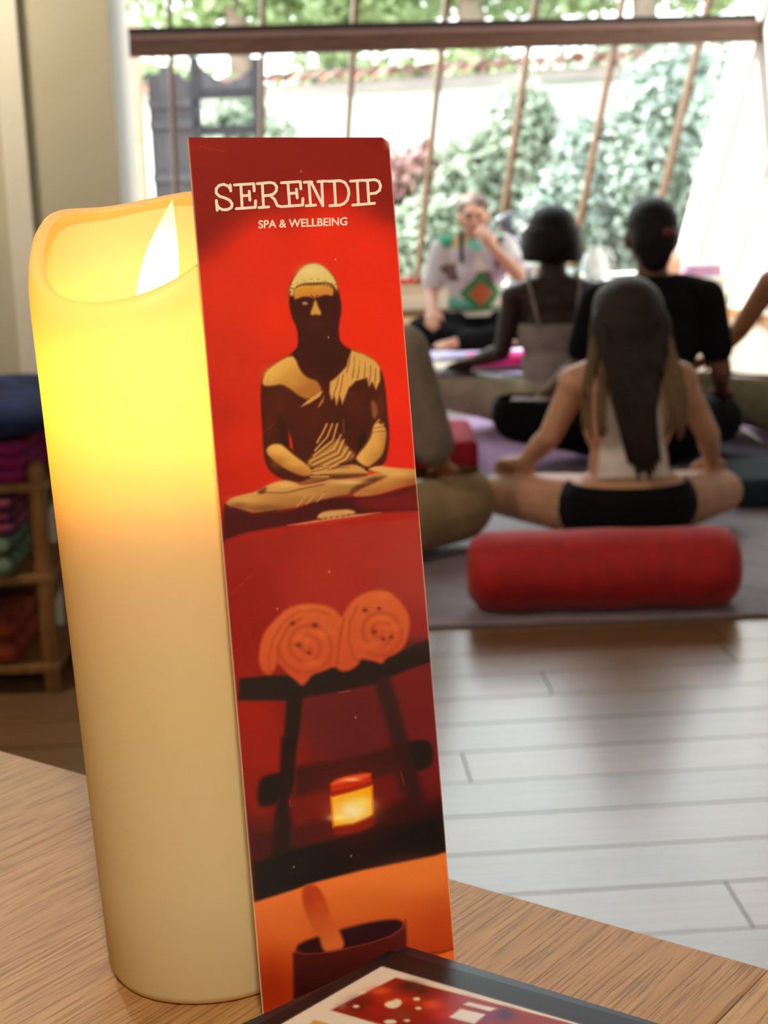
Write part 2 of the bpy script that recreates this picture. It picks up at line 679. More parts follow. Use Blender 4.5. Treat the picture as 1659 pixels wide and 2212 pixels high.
def candle_mesh():
    bm = bmesh.new()
    rings = []

    def ring(fr, fz):
        out = []
        for k in range(SEG):
            ph = 2 * math.pi * k / SEG
            r, z = fr(ph), fz(ph)
            out.append(bm.verts.new((r * math.cos(ph) + LEAN * z / CH, r * math.sin(ph), z)))
        rings.append(out)
    hh = lambda p: 0.007 + 0.013 * max(0, -math.cos(p + 0.5))      # softer melted shoulder on the left
    wob = lambda ph: 1 + 0.006 * math.sin(3 * ph + 1) + 0.004 * math.sin(5 * ph)
    ring(lambda p: 0.02, lambda p: 0.0005)
    ring(lambda p: CR - 0.0045, lambda p: 0.0)
    ring(lambda p: (CR - 0.0016) * wob(p), lambda p: 0.0014)
    ring(lambda p: CR * wob(p), lambda p: 0.0045)
    for t in (0.15, 0.3, 0.45, 0.6, 0.75, 0.88, 1.0):
        ring(lambda p, t=t: CR, lambda p, t=t: 0.0045 + t * (rim(p) - hh(p) - 0.0045))
    lip = 0.0050
    for i in range(1, 8):
        a = math.pi * i / 8
        ring(lambda p, a=a: CR - (lip * (1 - math.cos(a)) / 2) - (0.002 * max(0, math.cos(p - math.pi)) * math.sin(a / 2) ** 2),
             lambda p, a=a: rim(p) - hh(p) + hh(p) * math.sin(min(a, math.pi / 2)) - (0.003 * (1 - math.sin(a)) if a > math.pi / 2 else 0))
    for a, b in zip(rings, rings[1:]):
        for k in range(SEG):
            bm.faces.new((a[k], a[(k + 1) % SEG], b[(k + 1) % SEG], b[k]))
    bm.faces.new(rings[0][::-1])
    return finish(bm, recalc=False)


link('wax_body', candle_mesh(), M_wax, candle)


def flame_material():
    m = bpy.data.materials.new('led_flame')
    m.use_nodes = True
    N, L = m.node_tree.nodes, m.node_tree.links
    b = N['Principled BSDF']
    b.inputs['Base Color'].default_value = (1, 0.9, 0.7, 1)
    tc = N.new('ShaderNodeTexCoord')
    sp = N.new('ShaderNodeSeparateXYZ')
    L.new(tc.outputs['Object'], sp.inputs[0])
    mr = N.new('ShaderNodeMapRange')
    mr.inputs[1].default_value = 0.026
    mr.inputs[2].default_value = 0.050
    L.new(sp.outputs[2], mr.inputs[0])
    r = N.new('ShaderNodeValToRGB')
    r.color_ramp.elements[0].color = (1, 0.72, 0.30, 1)
    r.color_ramp.elements[1].color = (1, 0.58, 0.05, 1)
    L.new(mr.outputs[0], r.inputs[0])
    L.new(r.outputs[0], b.inputs['Emission Color'])
    mr2 = N.new('ShaderNodeMapRange')
    mr2.inputs[1].default_value = 0.03
    mr2.inputs[2].default_value = 0.052
    mr2.inputs[3].default_value = 2.2
    mr2.inputs[4].default_value = 0.45
    L.new(sp.outputs[2], mr2.inputs[0])
    L.new(mr2.outputs[0], b.inputs['Emission Strength'])
    return m


def flame_mesh():
    prof = []
    n = 16
    for i in range(n + 1):
        t = i / n
        r = 0.0082 * (math.sin(math.pi * min(1, t * 1.0) ** 0.88)) ** 0.9 * (1 - 0.25 * t)
        prof.append((max(r, 0) if 0 < i < n else 0, t * 0.052))
    bm = bmesh.new()
    lathe(prof, 24, bm=bm)
    for v in bm.verts:
        t = v.co.z / 0.052
        v.co.y *= 0.45
        v.co.x += 0.006 * t * t + 0.004 * t - 0.003
    return finish(bm)


fl = link('flame', flame_mesh(), flame_material(), candle, loc=(LEAN * 0.8 + 0.004, 0.004, 0.2375))
cl = bpy.data.lights.new('candle_light', 'POINT')
cl.energy = 0.125
cl.color = (1.0, 0.52, 0.07)
cl.shadow_soft_size = 0.012
co = bpy.data.objects.new('candle_light', cl)
COL.objects.link(co)
co.parent = candle
co.location = (LEAN * 0.8, 0.0, 0.2275)
link('led_housing', lathe([(0, 0.0), (0.016, 0.0), (0.016, 0.178), (0.023, 0.186), (0.023, 0.200), (0.006, 0.204), (0, 0.204)], 32), mat('white_plastic', srgb(225, 220, 205), 0.5), candle, loc=(LEAN * 0.6, 0, -0.004 + 0.0045))
link('light_baffle', lathe([(0, 0), (0.0135, 0), (0.0142, 0.001), (0.0135, 0.002), (0, 0.0022)], 32), M_wax, candle, loc=(LEAN * 0.8, 0, 0.2385))  # hidden disc added to dim the candle light on the inner wall
link('wick', tube([(LEAN * 0.7, 0, 0.203), (LEAN * 0.8 + 0.001, 0.003, 0.242)], 0.0018, 8), MATS['white_plastic'], candle)
tag(candle, 'tall ivory wax LED candle glowing yellow on the counter', 'candle')

# ------------------------------------------------------------------ printing by tracing: soft polygons painted per vertex
def poly_sd(px, py, P):
    P = np.asarray(P, float)
    n = len(P)
    d2 = np.full(px.shape, 1e18)
    ins = np.zeros(px.shape, bool)
    for i in range(n):
        x0, y0 = P[i]
        x1, y1 = P[(i + 1) % n]
        ex, ey = x1 - x0, y1 - y0
        L2 = ex * ex + ey * ey + 1e-9
        t = np.clip(((px - x0) * ex + (py - y0) * ey) / L2, 0, 1)
        d2 = np.minimum(d2, (px - x0 - t * ex) ** 2 + (py - y0 - t * ey) ** 2)
        if y0 != y1:
            c = ((y0 > py) != (y1 > py)) & (px < (x1 - x0) * (py - y0) / (y1 - y0) + x0)
            ins ^= c
    d = np.sqrt(d2)
    return np.where(ins, -d, d)


def line_sd(px, py, P):
    d2 = np.full(px.shape, 1e18)
    for (x0, y0), (x1, y1) in zip(P, P[1:]):
        ex, ey = x1 - x0, y1 - y0
        t = np.clip(((px - x0) * ex + (py - y0) * ey) / (ex * ex + ey * ey + 1e-9), 0, 1)
        d2 = np.minimum(d2, (px - x0 - t * ex) ** 2 + (py - y0 - t * ey) ** 2)
    return np.sqrt(d2)


def smooth_poly(P, it=1):
    P = [tuple(p) for p in P]
    for _ in range(it):
        Q = []
        for i in range(len(P)):
            a, b = P[i], P[(i + 1) % len(P)]
            Q.append((a[0] * .75 + b[0] * .25, a[1] * .75 + b[1] * .25))
            Q.append((a[0] * .25 + b[0] * .75, a[1] * .25 + b[1] * .75))
        P = Q
    return P


class Painter:
    def __init__(self, px, py, conv):
        self.px, self.py, self.conv = px, py, conv
        self.c = np.zeros(px.shape + (3,))

    def base(self, ctrl, power=3.0):
        w = 0
        acc = 0
        for x, y, col in ctrl:
            d = ((self.px - x) ** 2 + (self.py - y) ** 2 + 1600.0) ** (-power / 2)
            acc = acc + d[:, None] * np.asarray(col, float)
            w = w + d
        self.c = acc / w[:, None]

    def _blend(self, idx, a, col):
        a = a[:, None]
        self.c[idx] = self.c[idx] * (1 - a) + np.asarray(col, float) * a

    def poly(self, P, col, soft=3.0, op=1.0, k=None, sm=1, col2=None, axis=None):
        P = [self.conv[k](*p) for p in P] if k else P
        if sm:
            P = smooth_poly(P, sm)
        A = np.array(P)
        m = soft * 1.5 + 2
        idx = np.where((self.px > A[:, 0].min() - m) & (self.px < A[:, 0].max() + m) &
                       (self.py > A[:, 1].min() - m) & (self.py < A[:, 1].max() + m))[0]
        if not len(idx):
            return
        soft *= 1.5
        sd = poly_sd(self.px[idx], self.py[idx], P)
        a = np.clip(0.5 - sd / soft, 0, 1) * op
        if col2 is not None:
            (x0, y0), (x1, y1) = [self.conv[k](*p) for p in axis] if k else axis
            t = np.clip(((self.px[idx] - x0) * (x1 - x0) + (self.py[idx] - y0) * (y1 - y0)) / ((x1 - x0) ** 2 + (y1 - y0) ** 2), 0, 1)[:, None]
            col = np.asarray(col, float) * (1 - t) + np.asarray(col2, float) * t
        self._blend(idx, a, col)

    def line(self, P, width, col, soft=2.5, op=1.0, k=None):
        s = 1.0
        if k:
            s = self.conv[k + '_s']
            P = [self.conv[k](*p) for p in P]
        A = np.array(P)
        w = width / s / 2
        m = w + soft + 2
        idx = np.where((self.px > A[:, 0].min() - m) & (self.px < A[:, 0].max() + m) &
                       (self.py > A[:, 1].min() - m) & (self.py < A[:, 1].max() + m))[0]
        if not len(idx):
            return
        d = line_sd(self.px[idx], self.py[idx], P) - w
        self._blend(idx, np.clip(0.5 - d / soft, 0, 1) * op, col)

    def spot(self, x, y, rx, ry, col, op=1.0, k=None):
        if k:
            s = self.conv[k + '_s']
            x, y = self.conv[k](x, y)
            rx, ry = rx / s, ry / s
        g = np.exp(-(((self.px - x) / rx) ** 2 + ((self.py - y) / ry) ** 2))
        idx = np.where(g > 0.01)[0]
        self._blend(idx, g[idx] * op, col)


def cv(x0, y0, s):
    return lambda x, y: (x0 + x / s, y0 + y / s)


CONV = {'1': cv(400, 280, 3.318), '1_s': 3.318, '2': cv(440, 700, 3.19), '2_s': 3.19,
        '3': cv(480, 1180, 3.19), '3_s': 3.19, '4': cv(500, 1600, 3.19), '4_s': 3.19,
        '7': cv(400, 1900, 2.37), '7_s': 2.37}


def print_material(name, rough=0.32, spec=0.35):
    m = bpy.data.materials.new(name)
    m.use_nodes = True
    N, L = m.node_tree.nodes, m.node_tree.links
    b = N['Principled BSDF']
    b.inputs['Roughness'].default_value = rough
    b.inputs['Specular IOR Level'].default_value = spec
    at = N.new('ShaderNodeAttribute')
    at.attribute_name = 'print'
    tc = N.new('ShaderNodeTexCoord')
    n = N.new('ShaderNodeTexNoise')
    n.inputs['Scale'].default_value = 2600
    L.new(tc.outputs['Object'], n.inputs[0])
    mr = N.new('ShaderNodeMapRange')
    mr.inputs[3].default_value = 0.93
    mr.inputs[4].default_value = 1.07
    L.new(n.outputs['Fac'], mr.inputs[0])
    sc = N.new('ShaderNodeVectorMath')
    sc.operation = 'SCALE'
    L.new(at.outputs['Color'], sc.inputs[0])
    L.new(mr.outputs[0], sc.inputs['Scale'])
    L.new(sc.outputs[0], b.inputs['Base Color'])
    return m


def grid_mesh(V, nu, nv, colors, back_offset):
    """V: (nv,nu,3) front vertices; closed thin sheet with its painted front"""
    n = nu * nv
    front = V.reshape(-1, 3)
    i = np.arange(nv - 1)[:, None] * nu + np.arange(nu - 1)[None, :]
    i = i.ravel()
    quads = np.stack([i, i + 1, i + nu + 1, i + nu], 1)
    me = bpy.data.meshes.new('sheet')
    me.vertices.add(n)
    me.vertices.foreach_set('co', front.ravel())
    me.loops.add(quads.size)
    me.loops.foreach_set('vertex_index', quads.ravel().astype(np.int32))
    me.polygons.add(len(quads))
    me.polygons.foreach_set('loop_start', (np.arange(len(quads)) * 4).astype(np.int32))
    me.update(calc_edges=True)
    ca = me.color_attributes.new('print', 'FLOAT_COLOR', 'POINT')
    rgba = np.ones((n, 4))
    rgba[:, :3] = lin(np.clip(colors, 0, 255))
    ca.data.foreach_set('color', rgba.ravel())
    return me


# ------------------------------------------------------------------ the standing advertising card
YC, LC = math.radians(20), math.radians(3.4)
CARD_BL = np.array([-0.0493, 0.519, TZ])
cu = np.array([math.cos(YC), math.sin(YC), 0])
cbk = np.array([-math.sin(YC), math.cos(YC), 0])
cup = np.array([0, 0, 1]) * math.cos(LC) + cbk * math.sin(LC)
cn = -np.cross(cu, cup)
if cn @ (CAM - CARD_BL) < 0:
    cn = -cn


def px_to_card(x, y):
    d = _F + _R * (x - W / 2) / FPX - _U * (y - H / 2) / FPX
    P = CAM + d * (((CARD_BL - CAM) @ cn) / (d @ cn))
    return (P - CARD_BL) @ cu, (P - CARD_BL) @ cup


cTL, cTR = px_to_card(405, 297), px_to_card(840, 297)
cL2, cR2 = px_to_card(567, 2180), px_to_card(983.5, 2075)
# straight side lines carried down to the table (v = 0)
def side_u(a, b, v):
    return a[0] + (b[0] - a[0]) * (v - a[1]) / (b[1] - a[1])


cBL, cBR = (side_u(cTL, cL2, 0), 0.0), (side_u(cTR, cR2, 0), 0.0)
card = empty('advertising_card', tuple(CARD_BL))
NU, NV = 250, 1060
ss = np.linspace(0, 1, NU)[None, :]
tt = np.linspace(0, 1, NV)[:, None]
UV_u = (cBL[0] * (1 - ss) + cBR[0] * ss) * (1 - tt) + (cTL[0] * (1 - ss) + cTR[0] * ss) * tt
UV_v = (cBL[1] * (1 - ss) + cBR[1] * ss) * (1 - tt) + (cTL[1] * (1 - ss) + cTR[1] * ss) * tt
# clipped, worn top right corner
corner = np.clip((ss - 0.965) / 0.035, 0, 1) * np.clip((tt - 0.985) / 0.015, 0, 1)
UV_v = UV_v - 0.0016 * corner
VL = cu[None, None, :] * UV_u[..., None] + cup[None, None, :] * UV_v[..., None]
WP = VL + CARD_BL
PX, PY = proj(WP.reshape(-1, 3))
pt = Painter(PX, PY, CONV)
pt.base([(430, 320, (142, 26, 18)), (620, 320, (140, 28, 20)), (830, 320, (118, 18, 16)), (440, 430, (130, 24, 16)), (640, 400, (145, 26, 18)), (850, 420, (135, 24, 20)),
         (560, 540, (226, 44, 18)), (700, 500, (236, 44, 16)), (800, 540, (238, 44, 20)), (480, 640, (216, 48, 20)), (600, 680, (228, 48, 20)), (800, 680, (236, 44, 18)), (860, 700, (236, 44, 18)),
         (480, 760, (204, 44, 20)), (540, 820, (206, 44, 22)), (870, 850, (238, 44, 20)), (480, 900, (186, 36, 20)), (530, 950, (214, 44, 20)), (880, 960, (230, 38, 22)),
         (500, 1040, (188, 34, 18)), (560, 1020, (206, 38, 18)), (500, 1180, (146, 30, 26)), (600, 1170, (150, 36, 28)), (760, 1170, (164, 46, 36)), (900, 1180, (166, 54, 46)),
         (520, 1260, (142, 26, 20)), (700, 1240, (168, 44, 34)), (900, 1270, (164, 56, 46)), (520, 1360, (142, 24, 18)), (900, 1350, (142, 40, 42)), (720, 1260, (166, 42, 34)),
         (540, 1560, (152, 28, 18)), (580, 1620, (150, 28, 18)), (700, 1560, (92, 28, 34)), (780, 1540, (92, 26, 34)), (760, 1620, (88, 26, 32)), (920, 1480, (108, 26, 32)), (900, 1560, (104, 28, 34)),
         (930, 1620, (110, 26, 30)), (560, 1740, (138, 26, 18)), (660, 1740, (104, 20, 18)), (860, 1700, (96, 18, 22)), (940, 1680, (110, 22, 26)), (900, 1740, (60, 14, 18)), (560, 1800, (70, 18, 16))], 3.2)
# dark vignette sweeping over the bright disc
pt.poly([(400, 280), (900, 280), (900, 476), (860, 470), (820, 446), (780, 418), (720, 402), (660, 404), (600, 426), (540, 462), (490, 500), (440, 540), (400, 560)], (134, 25, 19), soft=46, op=0.95)
pt.spot(700, 425, 70, 26, (196, 34, 20), 0.5)
pt.spot(420, 500, 40, 50, (120, 20, 16), 0.5)
DK = (62, 22, 17)
YL = (228, 176, 90)
# torso and head in shadow
pt.poly([(640, 170), (600, 212), (500, 262), (430, 320), (405, 370), (392, 450), (395, 600), (405, 720), (410, 850), (420, 940), (450, 1010), (520, 1060), (640, 1100), (900, 1080), (1150, 1010), (1250, 970), (1275, 850), (1280, 740), (1265, 600), (1250, 420), (1220, 300), (1170, 240), (1080, 200), (1010, 175), (940, 130), (930, 60), (930, -40), (640, -40), (650, 80), (650, 150)], (72, 26, 17), 4, k='2')
pt.poly([(745, 1180), (748, 1110), (790, 1040), (850, 975), (910, 955), (970, 965), (1030, 1010), (1075, 1070), (1095, 1130), (1108, 1190), (1122, 1270), (1112, 1350), (1092, 1420), (1088, 1480), (1120, 1540), (1190, 1600), (1180, 1700), (760, 1700), (770, 1600), (815, 1560), (815, 1470), (800, 1420), (762, 1340), (745, 1260)], DK, 4, k='1')
pt.spot(930, 1390, 70, 60, (84, 32, 26), 0.5, k='1')
pt.poly([(750, 1185), (746, 1130), (790, 1040), (850, 975), (910, 955), (970, 965), (1030, 1010), (1075, 1070), (1097, 1145), (1082, 1150), (1060, 1110), (1010, 1092), (920, 1102), (840, 1102), (790, 1130), (772, 1195)], (224, 198, 120), 4, k='1')
pt.spot(900, 1010, 80, 40, (236, 218, 152), 0.7, k='1')
pt.poly([(780, 1215), (775, 1160), (800, 1122), (850, 1110), (920, 1114), (1010, 1100), (1050, 1118), (1066, 1150), (1060, 1196), (1010, 1182), (950, 1200), (925, 1212), (900, 1200), (850, 1196), (800, 1218)], (212, 158, 58), 4, k='1', col2=(196, 120, 48), axis=((920, 1110), (930, 1215)))
for i in range(15):
    t = i / 14
    x = 750 + t * 345
    y = 1160 - 66 * math.sin(math.pi * t) ** 0.6
    pt.spot(x, y + 8, 8, 8, (106, 62, 24), 0.75, k='1')
    if i % 2 == 0:
        pt.spot(x + 6, y - 24 + 8 * abs(t - .5), 9, 5, (150, 104, 48), 0.5, k='1')
for x in (752, 764, 1072, 1088):
    for j in range(3):
        pt.spot(x, 1110 + j * 26, 6, 6, (120, 74, 30), 0.6, k='1')
pt.poly([(926, 1224), (940, 1224), (954, 1270), (976, 1310), (968, 1332), (936, 1324), (905, 1332), (897, 1312), (914, 1270)], (206, 156, 70), 4, k='1')
pt.line([(905, 1186), (926, 1212), (948, 1186)], 7, (86, 40, 24), 3, 0.8, k='1')
pt.poly([(836, 1246), (852, 1232), (874, 1238), (880, 1252), (850, 1256)], (196, 140, 116), 4, k='1')
pt.line([(800, 1222), (850, 1204), (905, 1222)], 8, (54, 20, 16), 4, 0.8, k='1')
pt.line([(945, 1222), (1010, 1196), (1058, 1208)], 8, (54, 20, 16), 4, 0.8, k='1')
# soft modelling of the shaded body
for x, y, rx, ry, c, o in ((520, 560, 60, 130, (96, 38, 20), 0.5), (730, 640, 90, 120, (88, 34, 19), 0.5), (1040, 560, 70, 90, (94, 40, 22), 0.5), (880, 300, 110, 90, (52, 20, 17), 0.6), (450, 700, 30, 160, (88, 32, 18), 0.5), (1220, 560, 30, 120, (104, 46, 24), 0.5), (980, 700, 60, 80, (60, 22, 15), 0.5), (640, 980, 60, 40, (50, 20, 14), 0.6)):
    pt.spot(x, y, rx, ry, c, o, k='2')
# lit shoulders
pt.poly([(604, 212), (500, 265), (430, 325), (408, 372), (404, 425), (470, 428), (540, 412), (600, 450), (650, 492), (720, 525), (800, 465), (816, 450), (782, 390), (745, 380), (720, 372), (680, 340), (652, 290), (640, 250)], YL, 4, k='2', col2=(176, 112, 46), axis=((520, 290), (640, 480)))
pt.poly([(668, 572), (720, 520), (800, 462), (822, 464), (802, 500), (730, 546)], (206, 156, 78), 3, k='2', sm=0)
pt.poly([(784, 576), (800, 540), (832, 490), (826, 535), (802, 566)], (170, 110, 54), 3, k='2', sm=0)
pt.poly([(1020, 180), (1100, 205), (1180, 250), (1216, 295), (1216, 390), (1188, 452), (1160, 400), (1140, 430), (1122, 370), (1090, 382), (1050, 392), (1000, 440), (985, 480), (955, 552), (938, 500), (915, 560), (902, 500), (880, 522), (866, 470), (870, 400), (920, 360), (985, 290), (1000, 230)], (214, 164, 86), 4, k='2', sm=0)
for a, b in (((1010, 220), (985, 330)), ((1040, 230), (1025, 370)), ((1075, 250), (1060, 370)), ((1110, 260), (1105, 370)), ((1150, 290), (1140, 400)), ((1185, 310), (1175, 430)), ((930, 370), (890, 500)), ((960, 350), (925, 530))):
    pt.line([a, ((a[0] + b[0]) / 2 + 4, (a[1] + b[1]) / 2), b], 7, (120, 70, 34), 3, 0.7, k='2')
pt.poly([(1150, 530), (1180, 530), (1204, 590), (1190, 650), (1165, 650), (1155, 590)], (140, 82, 40), 5, k='2')
pt.poly([(1165, 702), (1215, 645), (1205, 690), (1244, 682), (1240, 705), (1256, 716), (1262, 760), (1252, 840), (1232, 905), (1175, 960), (1125, 992), (1045, 935), (1060, 900), (1120, 832), (1160, 765)], (222, 170, 90), 4, k='2', col2=(170, 112, 50), axis=((1130, 850), (1240, 900)))
for a, b in (((1170, 720), (1250, 700)), ((1165, 745), (1258, 735)), ((1168, 690), (1225, 668))):
    pt.line([a, b], 5, (120, 70, 34), 3, 0.7, k='2')
pt.poly([(1075, 760), (1110, 720), (1125, 770), (1100, 830), (1060, 870), (1065, 810)], (40, 22, 16), 6, k='2')
pt.poly([(586, 740), (606, 790), (616, 872), (592, 852)], (212, 34, 16), 3, k='2', sm=0)
pt.poly([(520, 600), (570, 700), (575, 840), (620, 900), (540, 830), (520, 760)], (44, 22, 16), 8, 0.8, k='2')
# robe folds
pt.poly([(770, 890), (850, 830), (940, 785), (1000, 860), (1050, 905), (1000, 945), (900, 972), (740, 988), (705, 962)], (192, 138, 70), 6, 0.9, k='2')
for P in ([(848, 690), (820, 750), (782, 815)], [(886, 690), (850, 780), (768, 870)], [(920, 690), (890, 800), (760, 905)], [(945, 765), (900, 860), (735, 945)], [(965, 800), (925, 890), (760, 968)], [(990, 850), (950, 915), (830, 975)], [(1010, 885), (980, 930), (900, 972)]):
    pt.line(P, 15, (212, 160, 88), 4, 0.85, k='2')
    pt.line([(x + 13, y + 9) for x, y in P], 8, (92, 48, 24), 4, 0.7, k='2')
pt.line([(962, 660), (966, 750)], 9, (140, 88, 44), 5, 0.7, k='2')
# forearm, hands
pt.poly([(430, 862), (470, 826), (530, 826), (562, 850), (620, 902), (700, 962), (744, 1000), (738, 1042), (700, 1052), (640, 1036), (560, 1000), (480, 940), (440, 902)], (226, 174, 90), 4, k='2', col2=(176, 112, 50), axis=((560, 880), (520, 980)))
for x, y, rx, ry, c, o in ((500, 870, 50, 26, (230, 182, 96), 0.7), (620, 960, 60, 22, (226, 174, 92), 0.6), (500, 960, 40, 30, (150, 92, 42), 0.6), (470, 340, 50, 40, (232, 184, 96), 0.7), (620, 400, 60, 40, (206, 150, 70), 0.5), (1190, 820, 40, 60, (226, 176, 92), 0.6), (1080, 270, 60, 40, (222, 172, 92), 0.6)):
    pt.spot(x, y, rx, ry, c, o, k='2')
# legs and plinth
pt.poly([(140, 1250), (250, 1280), (340, 1310), (500, 1290), (640, 1270), (760, 1220), (900, 1190), (1020, 1190), (1200, 1180), (1520, 1090), (1530, 1290), (1200, 1300), (900, 1325), (580, 1388), (300, 1440), (130, 1500)], (70, 20, 20), 6, k='2', sm=0)
pt.poly([(1030, 1200), (1300, 1180), (1520, 1120), (1530, 1280), (1250, 1290), (1060, 1260)], (122, 26, 26), 14, 0.8, k='2')
pt.poly([(155, 1235), (180, 1202), (250, 1180), (370, 1150), (440, 1110), (510, 1082), (580, 1076), (640, 1096), (670, 1112), (820, 1086), (870, 1066), (950, 1066), (1050, 1056), (1150, 1036), (1240, 1020), (1292, 1040), (1270, 1056), (1200, 1080), (1100, 1130), (1030, 1165), (900, 1190), (760, 1222), (640, 1262), (500, 1278), (340, 1306), (250, 1272), (168, 1260)], (212, 162, 92), 4, k='2', col2=(150, 98, 48), axis=((600, 1090), (640, 1280)))
pt.poly([(1140, 1060), (1280, 1036), (1200, 1085), (1100, 1135), (1000, 1180), (1020, 1130)], (84, 40, 22), 6, 0.85, k='2')
pt.poly([(1120, 1002), (1200, 972), (1300, 990), (1520, 1004), (1525, 1076), (1400, 1112), (1250, 1160), (1120, 1190), (1022, 1188), (1060, 1150), (1200, 1086), (1292, 1042), (1200, 1020)], (220, 170, 96), 4, k='2', col2=(160, 96, 44), axis=((1250, 1010), (1300, 1160)))
for x, y, rx, ry, c, o in ((560, 1110, 80, 22, (226, 180, 104), 0.8), (1000, 1090, 110, 16, (228, 186, 124), 0.9), (300, 1210, 110, 22, (216, 166, 90), 0.7), (1320, 1030, 120, 26, (224, 176, 98), 0.8), (1420, 1090, 70, 24, (150, 84, 40), 0.6), (420, 1270, 140, 24, (120, 72, 36), 0.7), (240, 1250, 60, 20, (110, 62, 30), 0.6), (700, 1170, 120, 20, (206, 156, 88), 0.5), (1150, 1150, 90, 18, (170, 104, 50), 0.6)):
    pt.spot(x, y, rx, ry, c, o, k='2')
pt.line([(400, 1160), (560, 1165), (700, 1130), (830, 1105)], 8, (110, 62, 30), 4, 0.7, k='2')
pt.poly([(370, 1150), (440, 1120), (420, 1168), (380, 1172)], (84, 34, 22), 5, 0.8, k='2')
for a, b in (((700, 1190), (640, 1260)), ((760, 1180), (710, 1240)), ((830, 1170), (780, 1225))):
    pt.line([a, b], 7, (224, 176, 104), 4, 0.7, k='2')
pt.line([(150, 1250), (340, 1312), (500, 1288)], 10, (60, 20, 16), 5, 0.8, k='2')
pt.poly([(730, 1012), (780, 986), (860, 976), (920, 960), (936, 974), (872, 1000), (960, 975), (1040, 965), (1090, 985), (1132, 1020), (1128, 1036), (1000, 1046), (900, 1052), (860, 1034), (740, 1046)], (204, 152, 84), 4, k='2')
pt.poly([(860, 1034), (1000, 1030), (1132, 1030), (1110, 1050), (950, 1064), (880, 1060)], (96, 50, 28), 5, 0.9, k='2')
pt.line([(745, 1020), (860, 990)], 6, (110, 62, 32), 3, 0.8, k='2')
pt.line([(862, 1004), (930, 990), (1000, 988)], 6, (120, 70, 36), 3, 0.8, k='2')
pt.poly([(738, 1058), (800, 1046), (870, 1046), (884, 1060), (800, 1082), (700, 1102), (650, 1098)], (150, 100, 52), 4, 0.9, k='2')
pt.line([(735, 1052), (860, 1050)], 8, (220, 176, 108), 3, 0.9, k='2')
pt.poly([(580, 1387), (750, 1358), (950, 1322), (1220, 1298), (1100, 1322), (900, 1347), (700, 1382)], (218, 164, 116), 3, k='2', sm=0)
pt.poly([(775, 1336), (800, 1302), (850, 1286), (930, 1280), (1000, 1275), (1052, 1294), (1030, 1312), (960, 1322), (900, 1347), (820, 1347)], (208, 158, 96), 4, k='2')
for x in (800, 840, 880, 920, 960, 1000):
    pt.spot(x, 1345 - (x - 800) * 0.14, 14, 9, (120, 64, 34), 0.7, k='2')
pt.poly([(250, 1452), (600, 1392), (900, 1352), (1200, 1310), (1530, 1288), (1530, 1335), (1000, 1380), (600, 1424), (160, 1492)], (170, 34, 24), 8, 0.85, k='2', sm=0)
pt.line([(640, 1392), (1100, 1334)], 9, (206, 50, 30), 5, 0.7, k='2')
# ---- stool, towels
pt.poly([(120, 912), (330, 893), (600, 885), (770, 830), (950, 790), (1130, 780), (1300, 690), (1480, 628), (1490, 785), (1300, 842), (1150, 905), (1040, 950), (820, 1000), (600, 1035), (440, 1062), (110, 1062)], (34, 26, 25), 6, k='3', sm=0)
pt.spot(1380, 690, 160, 50, (52, 36, 32), 0.8, k='3')
pt.poly([(445, 1040), (556, 1030), (535, 1250), (500, 1450), (485, 1700), (395, 1700), (415, 1500), (432, 1250)], (34, 24, 24), 7, k='3', sm=0)
pt.poly([(1040, 930), (1150, 890), (1205, 1050), (1245, 1200), (1280, 1340), (1310, 1540), (1345, 1700), (1220, 1700), (1180, 1400), (1110, 1150)], (52, 26, 29), 10, k='3', sm=0)
pt.poly([(1268, 1350), (1400, 1335), (1432, 1360), (1452, 1420), (1438, 1510), (1392, 1535), (1310, 1547), (1290, 1450)], (30, 22, 22), 8, k='3')
TO = (208, 96, 50)
pt.poly([(250, 760), (265, 650), (310, 560), (380, 490), (450, 425), (550, 397), (660, 395), (740, 415), (790, 450), (825, 492), (850, 440), (900, 370), (980, 320), (1080, 300), (1160, 315), (1220, 370), (1270, 440), (1296, 510), (1286, 610), (1250, 700), (1190, 745), (1130, 765), (1105, 816), (1040, 790), (950, 770), (940, 820), (880, 858), (820, 867), (770, 826), (700, 860), (620, 885), (585, 935), (552, 968), (510, 930), (450, 880), (400, 820), (376, 805), (362, 858), (322, 886), (280, 870), (255, 820)], TO, 6, k='3', col2=(196, 76, 42), axis=((700, 420), (760, 900)))


def spiral(cx, cy, r0, r1, turns, ph, col, wd, op, sq=1.0):
    P = []
    for i in range(70):
        t = i / 69
        a = ph + turns * 2 * math.pi * t
        r = r0 + (r1 - r0) * t
        P.append((cx + r * math.cos(a), cy + r * sq * math.sin(a)))
    pt.line(P, wd, col, 12, op, k='3')


pt.line([(330, 880), (320, 760), (350, 640), (420, 530), (520, 450), (640, 440), (740, 470)], 12, (168, 62, 30), 9, 0.6, k='3')
pt.line([(380, 800), (390, 680), (450, 560), (540, 500)], 14, (158, 56, 30), 9, 0.65, k='3')
spiral(590, 690, 20, 200, 2.4, 0.6, (156, 58, 32), 15, 0.65)
spiral(1085, 590, 20, 170, 2.3, 0.2, (152, 58, 36), 15, 0.6)
pt.line([(840, 500), (815, 600), (800, 720), (790, 820)], 13, (160, 60, 32), 8, 0.7, k='3')
pt.line([(930, 420), (880, 520), (870, 640), (900, 760), (940, 800)], 13, (160, 60, 34), 9, 0.65, k='3')
for x, y, r in ((485, 530, 18), (640, 545, 24), (525, 680, 22), (600, 735, 18), (985, 440, 20), (1080, 430, 16), (1050, 590, 20), (1110, 640, 18), (1165, 625, 16)):
    pt.spot(x, y, r, r * .8, (112, 38, 24), 0.85, k='3')
for x, y in ((560, 640), (690, 600), (620, 800), (1100, 500), (1040, 680), (1180, 560), (560, 430), (1100, 340)):
    pt.spot(x, y, 55, 28, (222, 112, 62), 0.5, k='3')
